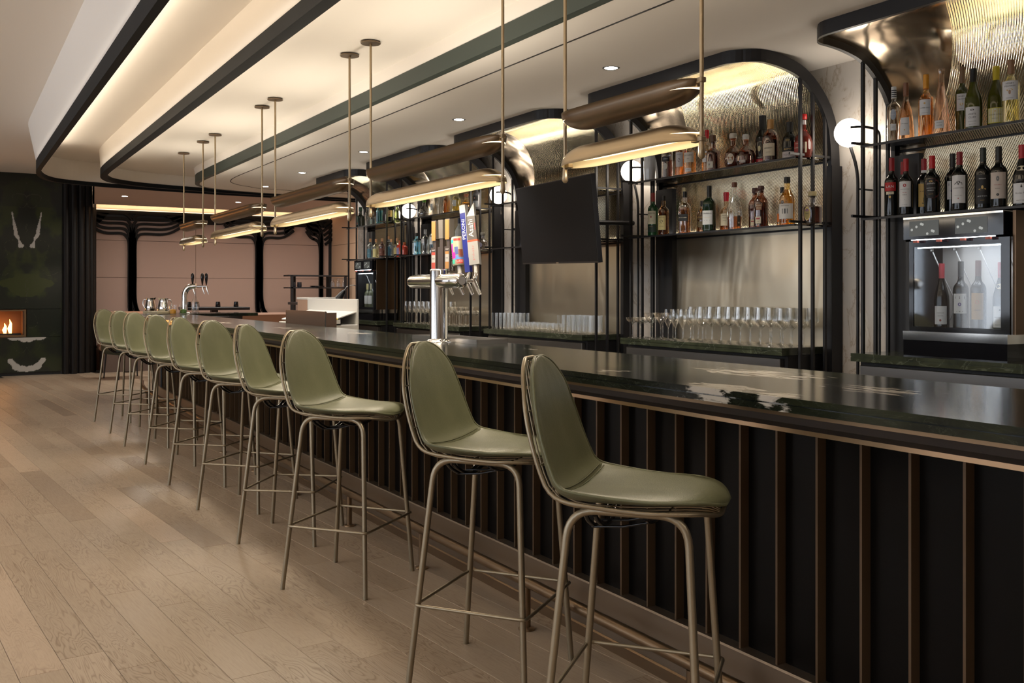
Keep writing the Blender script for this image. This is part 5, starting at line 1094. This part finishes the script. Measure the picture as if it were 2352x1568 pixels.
mb.box((x0, y0, .0), (x1, y1, .006)); mb.box((x0, y0, .006), (x0 + .006, y1, .024)); mb.box((x1 - .006, y0, .006), (x1, y1, .024)); mb.box((x0, y0, .006), (x1, y0 + .006, .024)); mb.box((x0, y1 - .006, .006), (x1, y1, .024)); mb.build('pan', mat('tray_steel', (.58, .57, .56), .28, 1.0), dt)
mb = MB()
for k in range(38): mb.box((x0 + .006, y0 + .010 + k * .0202, .018), (x1 - .006, y0 + .020 + k * .0202, .022))
for k in range(6): mb.box((x0 + .02 + k * .033, y0 + .006, .015), (x0 + .026 + k * .033, y1 - .006, .018))
tag(mb.build('grille', bpy.data.materials['tray_steel'], dt), kind='stuff')

# ================================================================== FAR END OF THE BAR
ft = thing('soda_tap', 'chrome swan-neck tap with three black handles at the far end of the bar', 'tap', (2.72, 13.22, 1.070))
mb = MB(); mb.lathe([(.07, 0), (.07, .012), (.045, .02)], (0, 0, 0), 20); mb.tube(catmull([(0, 0, .01), (0, 0, .18), (.005, -.005, .28), (.05, -.04, .355), (.13, -.09, .37)], 8), .036, 16); mb.build('body', CHROME, ft)
mb = MB(); mb.tube([(.08, -.055, .365), (.24, -.17, .365)], .014, 8); mb.build('crossbar', CHROME, ft)
for k, s_ in enumerate((.09, .20, .245)):
    x, y = s_, -s_ * .7; mb = MB(); mb.tube([(x, y, .365), (x + .01, y - .01, .31), (x + .025, y - .02, .26)], [.012, .010, .008], 8); mb.build('spout', CHROME, ft)
    mb = MB(); mb.lathe([(.006, .38), (.010, .40), (.016, .44), (.022, .49), (.020, .525), (.008, .54)], (x, y, 0), 12); mb.build('handle', BLKG, ft)
def flatdisc(nm, lb, cat, px, X, prof, m, extra=None, group=None, z=1.0703, d=None):
    Y = yX(px, X); t_ = thing(nm, lb, cat, (X, Y, z), group=group); q = MB(); q.lathe(prof, (0, 0, 0), 24, capt=False); q.build('body', m, t_); return t_
for px, lb, a in ((346, 'chrome steaming pitcher at the far end of the bar, the left one', 140), (376, 'chrome steaming pitcher at the far end of the bar, the right one', 20)):
    t_ = flatdisc('pitcher', lb, 'pitcher', px, 2.46, [(.060, 0), (.068, .01), (.078, .05), (.075, .10), (.062, .15), (.058, .19), (.064, .205)], CHROME, group='chrome pitchers'); t_.rotation_euler = (0, 0, math.radians(a))
    q = MB(); q.tube(catmull([(.058, 0, .185), (.105, 0, .175), (.115, 0, .11), (.075, 0, .045)], 6), .007, 6); q.build('handle', CHROME, t_)
    q = MB(); q.add([(-.058, -.02, .205), (-.058, .02, .205), (-.085, 0, .212), (-.058, 0, .17)], [(0, 1, 2), (0, 2, 3), (1, 3, 2)]); q.build('lip', CHROME, t_)
q = thing('folded_towel', 'folded cream bar towel in front of the chrome pitchers', 'towel', (2.36, 13.1, 1.0705), .4)
for k in range(3): b = MB(); b.box((-.12, -.16, .006 + k * .011), (.12, .16, .016 + k * .011), bev=.003); b.build('fold', paint((.60, .52, .36), .9), q)
for px, lb, c_, X in ((397, 'tumbler of orange slices beside the swan-neck tap', (.75, .36, .03), 2.52), (421, 'tumbler of lime wedges beside the swan-neck tap', (.10, .22, .04), 2.66)):
    t_ = flatdisc('tumbler', lb, 'glass', px, X, [(.040, 0), (.044, .01), (.048, .12)], GLASS)
    q = MB(); q.lathe([(.038, .008), (.042, .05), (.030, .062), (.0, .064)], (0, 0, 0), 16); q.build('fruit', paint(c_, .4), t_)
Y = yX(448, 2.84); bottle('clear glass water bottle beside the swan-neck tap', (2.84, Y, 1.0705), .30, 'burgundy', .046, (.90, .91, .92), None, liquid=(.42, (.93, .95, .96)), ang=210)
t_ = thing('bar_mat', 'low steel drip mat under the water bottle', 'mat', (2.78, 13.05, 1.0703)); q = MB(); q.box((-.14, -.06, 0), (.22, .20, .0), bev=0) if 0 else q.box((-.14, -.02, 0.0), (.0, .12, .004)); q.build('plate', STEEL, t_)
# service station behind the bar
t_ = thing('service_divider', 'brown metal service box behind the bar with a bright edge', 'box', (2.86, 8.50, 0))
q = MB(); q.box((-.05, -.56, .9), (-.035, .56, 1.185)); q.box((-.05, -.57, .9), (.05, -.55, 1.175)); q.build('panel', mat('brown_steel', (.14, .095, .075), .3, .5), t_)
q = MB(); q.box((-.05, -.56, .55), (.27, .56, .90)); q.build('body', STEELD, t_)
q = MB(); q.box((-.052, -.572, .90), (-.046, -.555, 1.188)); q.build('edge', STEEL, t_)
t_ = thing('service_station', 'cream and white service station with raised lid behind the bar', 'cabinet', (3.55, 9.95, 0))
q = MB(); q.box((-.02, -.92, 1.02), (0.0, .62, 1.285), bev=.004); q.build('back_board', WHITEP, t_)
q = MB(); q.box((-.02, .62, .95), (.30, .98, 1.285), bev=.004); q.build('side_cabinet', paint((.46, .30, .22), .5), t_)
q = MB(); q.box((-.025, .60, 1.27), (.31, 1.0, 1.295), bev=.003); q.build('cabinet_top', WHITEP, t_)
q = MB(); q.box((-.35, -.92, .55), (0, .62, 1.03), bev=.004); q.build('body', WHITEP, t_)
q = MB(); q.prism([(-.34, 1.05), (-.02, 1.15), (-.02, 1.16), (-.34, 1.06)], -.9, .55, axis='y'); q.build('sliding_lid', WHITEP, t_)
t_ = thing('garnish_caddy', 'white garnish tray of red and yellow fruit on the service station', 'tray', (3.28, 9.20, 1.032))
q = MB(); q.box((-.08, -.18, 0), (.08, .18, .008)); q.box((-.08, -.18, 0), (-.07, .18, .05)); q.box((.07, -.18, 0), (.08, .18, .05)); q.box((-.08, -.18, 0), (.08, -.17, .05)); q.box((-.08, .17, 0), (.08, .18, .05)); q.build('tray', WHITEP, t_)
for k in range(8):
    q = MB(); a = random.uniform(-.3, .3); y = -.14 + .04 * k; q.tube([(-.05, y, .045 + .006 * (k % 3)), (.05, y + a * .1, .055 + .006 * (k % 3))], .012, 6); q.build('fruit_piece', paint((.65, .10, .03) if k % 2 else (.70, .55, .05), .4), t_)
# small black task lamp
t_ = thing('task_lamp', 'small black cone task lamp on a gooseneck at the far end of the back bar', 'lamp', (4.45, 11.52, 1.30))
q = MB(); q.tube(catmull([(.06, -.05, -.28), (.06, -.05, .05), (.02, -.02, .14), (-.06, .05, .13), (-.10, .08, .06)], 6), .006, 6); q.build('gooseneck', STEEL, t_)
q = MB(); ax = Vector((-.45, .25, -.75)).normalized(); p0 = Vector((-.09, .07, .08)); q.tube([p0, p0 + ax * .03, p0 + ax * .17], [.018, .030, .058], 20); q.build('shade', BLK, t_)

# ================================================================== ALCOVE: lattice, tables, seats
lt = thing('wall_lattice', 'black bent-wood tree-shaped lattice across the pink alcove wall', 'wall decoration', (0, 17.95, 0))
def slat(pts, w, name='slat'):
    pts = [Vector((a, 0, b)) for a, b in pts]; P = catmull(pts, 7); q = MB(); vs_ = []
    for i, p in enumerate(P):
        a = P[max(i - 1, 0)]; b = P[min(i + 1, len(P) - 1)]; tg = (b - a).normalized(); n_ = Vector((-tg.z, 0, tg.x)) * (w / 2)
        vs_ += [tuple(p + n_ + Vector((0, .0, 0))), tuple(p - n_), tuple(p - n_ + Vector((0, .045, 0))), tuple(p + n_ + Vector((0, .045, 0)))]
    n = len(P); q.add(vs_, [(i * 4 + j, i * 4 + (j + 1) % 4, (i + 1) * 4 + (j + 1) % 4, (i + 1) * 4 + j) for i in range(n - 1) for j in range(4)] + [(3, 2, 1, 0), tuple((n - 1) * 4 + k for k in range(4))])
    return q.build(name, LATT, lt)
TX = [(2.79, -.67, .84), (5.05, -.62, .66), (6.30, -.30, .16)]
for ti, (xc, le, re) in enumerate(TX):
    for s_ in (-1, 1):
        ext = abs(le) if s_ < 0 else re
        for k in range(5):
            zt = 2.395 + .088 * k; xo = xc + s_ * (.052 - .012 * k) + .01; e = ext * (1.0 if k else 1.0)
            path = [(xo + (.16 if s_ > 0 else .05), .90), (xo + (.05 if s_ > 0 else .01), 1.02), (xo, 1.25), (xo, 1.7), (xo, zt - .22), (xo + s_ * .035, zt - .06), (xo + s_ * .13, zt)] if k < 4 and not (ti == 2 and s_ > 0) else [(xo, zt - .1), (xo + s_ * .13, zt)]
            rise = .13 - .02 * k
            path += [(xc + s_ * e * .60, zt), (xc + s_ * (e * .82), zt + rise * .35), (xc + s_ * (e + .02), min(zt + rise + .02, 2.76))] if e > .2 else [(xc + s_ * (e + .05), zt)]
            slat(path, .046)
bd = MB(); bd.box((2.12, -.001, 2.745), (6.42, .045, 2.80)); bd.build('top_band', LATT, lt)
for a, b in ((2.12, 2.20), (3.60, 4.44), (5.68, 6.02)):
    q = MB(); m_ = 12
    if a == 3.60: poly = [(3.38, 2.745), (4.66, 2.745)] + [(4.66 - 1.28 * i / m_, 2.602 + .11 * (abs(2 * i / m_ - 1)) ** 4 - .03 * 0) for i in range(m_ + 1)]
    elif a == 2.12: poly = [(2.12, 2.745), (2.42, 2.745), (2.34, 2.66), (2.26, 2.56), (2.12, 2.52)]
    else: poly = [(5.55, 2.745), (6.22, 2.745), (6.22, 2.50)] + [(5.86 + .27 * math.cos(PI * i / m_), 2.42 + .22 * math.sin(PI * i / m_)) for i in range(1, m_)] + [(5.55, 2.46)]
    q.prism(poly, 0.0, .045, axis='y'); q.build('web', LATT, lt)
# open shelf rack
t_ = thing('shelf_rack', 'black open metal shelf rack in the alcove', 'shelf', (5.9, 17.0, 0))
q = MB()
def bxs(nm, a, b): 
    q = MB(); q.box(a, b); return q.build(nm, BLK, t_)
for zz in (1.44, 1.66): bxs('shelf', (-.62, -.16, zz - .012), (.50, .16, zz + .012))
for x, y in ((-.56, -.14), (-.43, .12), (.46, -.14), (.20, .12)): bxs('post', (x - .02, y - .02, .0), (x + .02, y + .02, 1.66))
for k in range(6):
    bottle('small clear water bottle in the row on the black shelf rack', (6.12 + .055 * (k % 6), 16.92 + .07 * (k % 2), 1.4525), .165, 'burgundy', .026, (.85, .88, .92), None, ang=200, group='water bottles on the shelf rack')
for k in range(2):
    t2 = thing('tumbler', 'dark tumbler at the left of the black shelf rack', 'glass', (5.40 + .11 * k, 16.95, 1.4522), group='dark tumblers on the shelf rack'); q = MB(); q.lathe([(.034, 0), (.042, .01), (.038, .09)], (0, 0, 0), 16, capt=False); q.build('body', paint((.02, .02, .025), .2), t2)
t2 = thing('plate_stack', 'low stack of black plates on the shelf rack', 'plates', (5.85, 16.95, 1.4522))
for k in range(3): q = MB(); q.lathe([(.10, .008 * k), (.14, .008 * k + .006), (.14, .008 * k + .009), (.0, .008 * k + .007)], (0, 0, 0), 20); q.build('plate', BLKG, t2)
# tables (high) and bench backs
def table(lb, x, y, w_, d_, z_):
    t_ = thing('high_table', lb, 'table', (x, y, 0), group='black high tables of the alcove'); q = MB(); q.box((-w_ / 2, -d_ / 2, z_ - .045), (w_ / 2, d_ / 2, z_), bev=.006); q.build('top', BLK, t_)
    q = MB(); q.box((-.05, -.05, .02), (.05, .05, z_ - .045)); q.build('column', BLK, t_); q = MB(); q.box((-.22, -.22, 0), (.22, .22, .02)); q.build('base', BLK, t_)
table('long black high table in front of the pink wall, set with cutlery', 3.62, 15.4, .95, .7, 1.125)
table('black high table beside the shelf rack, set with napkins', 5.45, 15.9, .75, .7, 1.19)
for x, y, z_, lb in ((3.02, 15.15, 1.1252, 'left'), (3.30, 15.15, 1.1252, 'second'), (3.62, 15.15, 1.1252, 'third'), (3.90, 15.15, 1.1252, 'right')):
    t2 = thing('candle_holder', 'black candle holder on the long high table, ' + lb + ' one', 'candle holder', (max(x, 3.18) if x < 3.1 else x, y, z_)); q = MB(); q.lathe([(.036, 0), (.040, .01), (.032, .085)], (0, 0, 0), 12); q.build('cup', BLKG, t2)
t2 = thing('napkin_set', 'rolled cream napkins on the high table beside the shelf rack', 'napkin', (5.35, 15.75, 1.1905))
for k in range(3): q = MB(); q.tube([(-.16 + .1 * k, -.08, .02), (-.02 + .1 * k, .0, .028), (.06 + .1 * k, .03, .02)], [.018, .024, .014], 8); q.build('roll', paint((.55, .50, .42), .9), t2)
for i, (x0, x1, y, zt, lb) in enumerate(((2.2, 3.2, 17.35, 1.03, 'terracotta bench back behind the farthest stools'), (3.3, 5.15, 14.45, 1.045, 'terracotta bench back between the bar and the high tables'))):
    t2 = thing('bench', lb, 'bench', ((x0 + x1) / 2, y, 0), group='terracotta benches of the alcove'); w_ = (x1 - x0) / 2
    q = MB(); q.box((-w_, 0, .42), (w_, .12, zt), bev=.03); q.build('back', TERRA, t2); q = MB(); q.box((-w_, .12, .36), (w_, .55, .46), bev=.03); q.build('seat', TERRA, t2); q = MB(); q.box((-w_ + .05, .05, 0), (w_ - .05, .5, .36)); q.build('base', paint((.10, .065, .05), .6), t2)
t2 = thing('armchair', 'dark green armchair half hidden behind the black column', 'chair', (2.45, 16.1, 0), .3)
q = MB(); q.box((-.30, -.28, .38), (.30, .28, .48), bev=.04); q.build('seat', paint((.02, .035, .022), .6), t2); q = MB(); q.box((-.32, -.30, .40), (-.22, .30, .92), bev=.045); q.build('backrest', paint((.02, .035, .022), .6), t2)
for sx_ in (-.25, .25):
    for sy_ in (-.23, .23): q = MB(); q.tube([(sx_, sy_, .39), (sx_ * 1.1, sy_ * 1.1, 0)], [.015, .010], 8); q.build('leg', BLK, t2)
cy = bpy.context.scene.cycles
cy.transparent_max_bounces = 32; cy.max_bounces = 8; cy.sample_clamp_indirect = 6.0; cy.caustics_reflective = False; cy.caustics_refractive = False
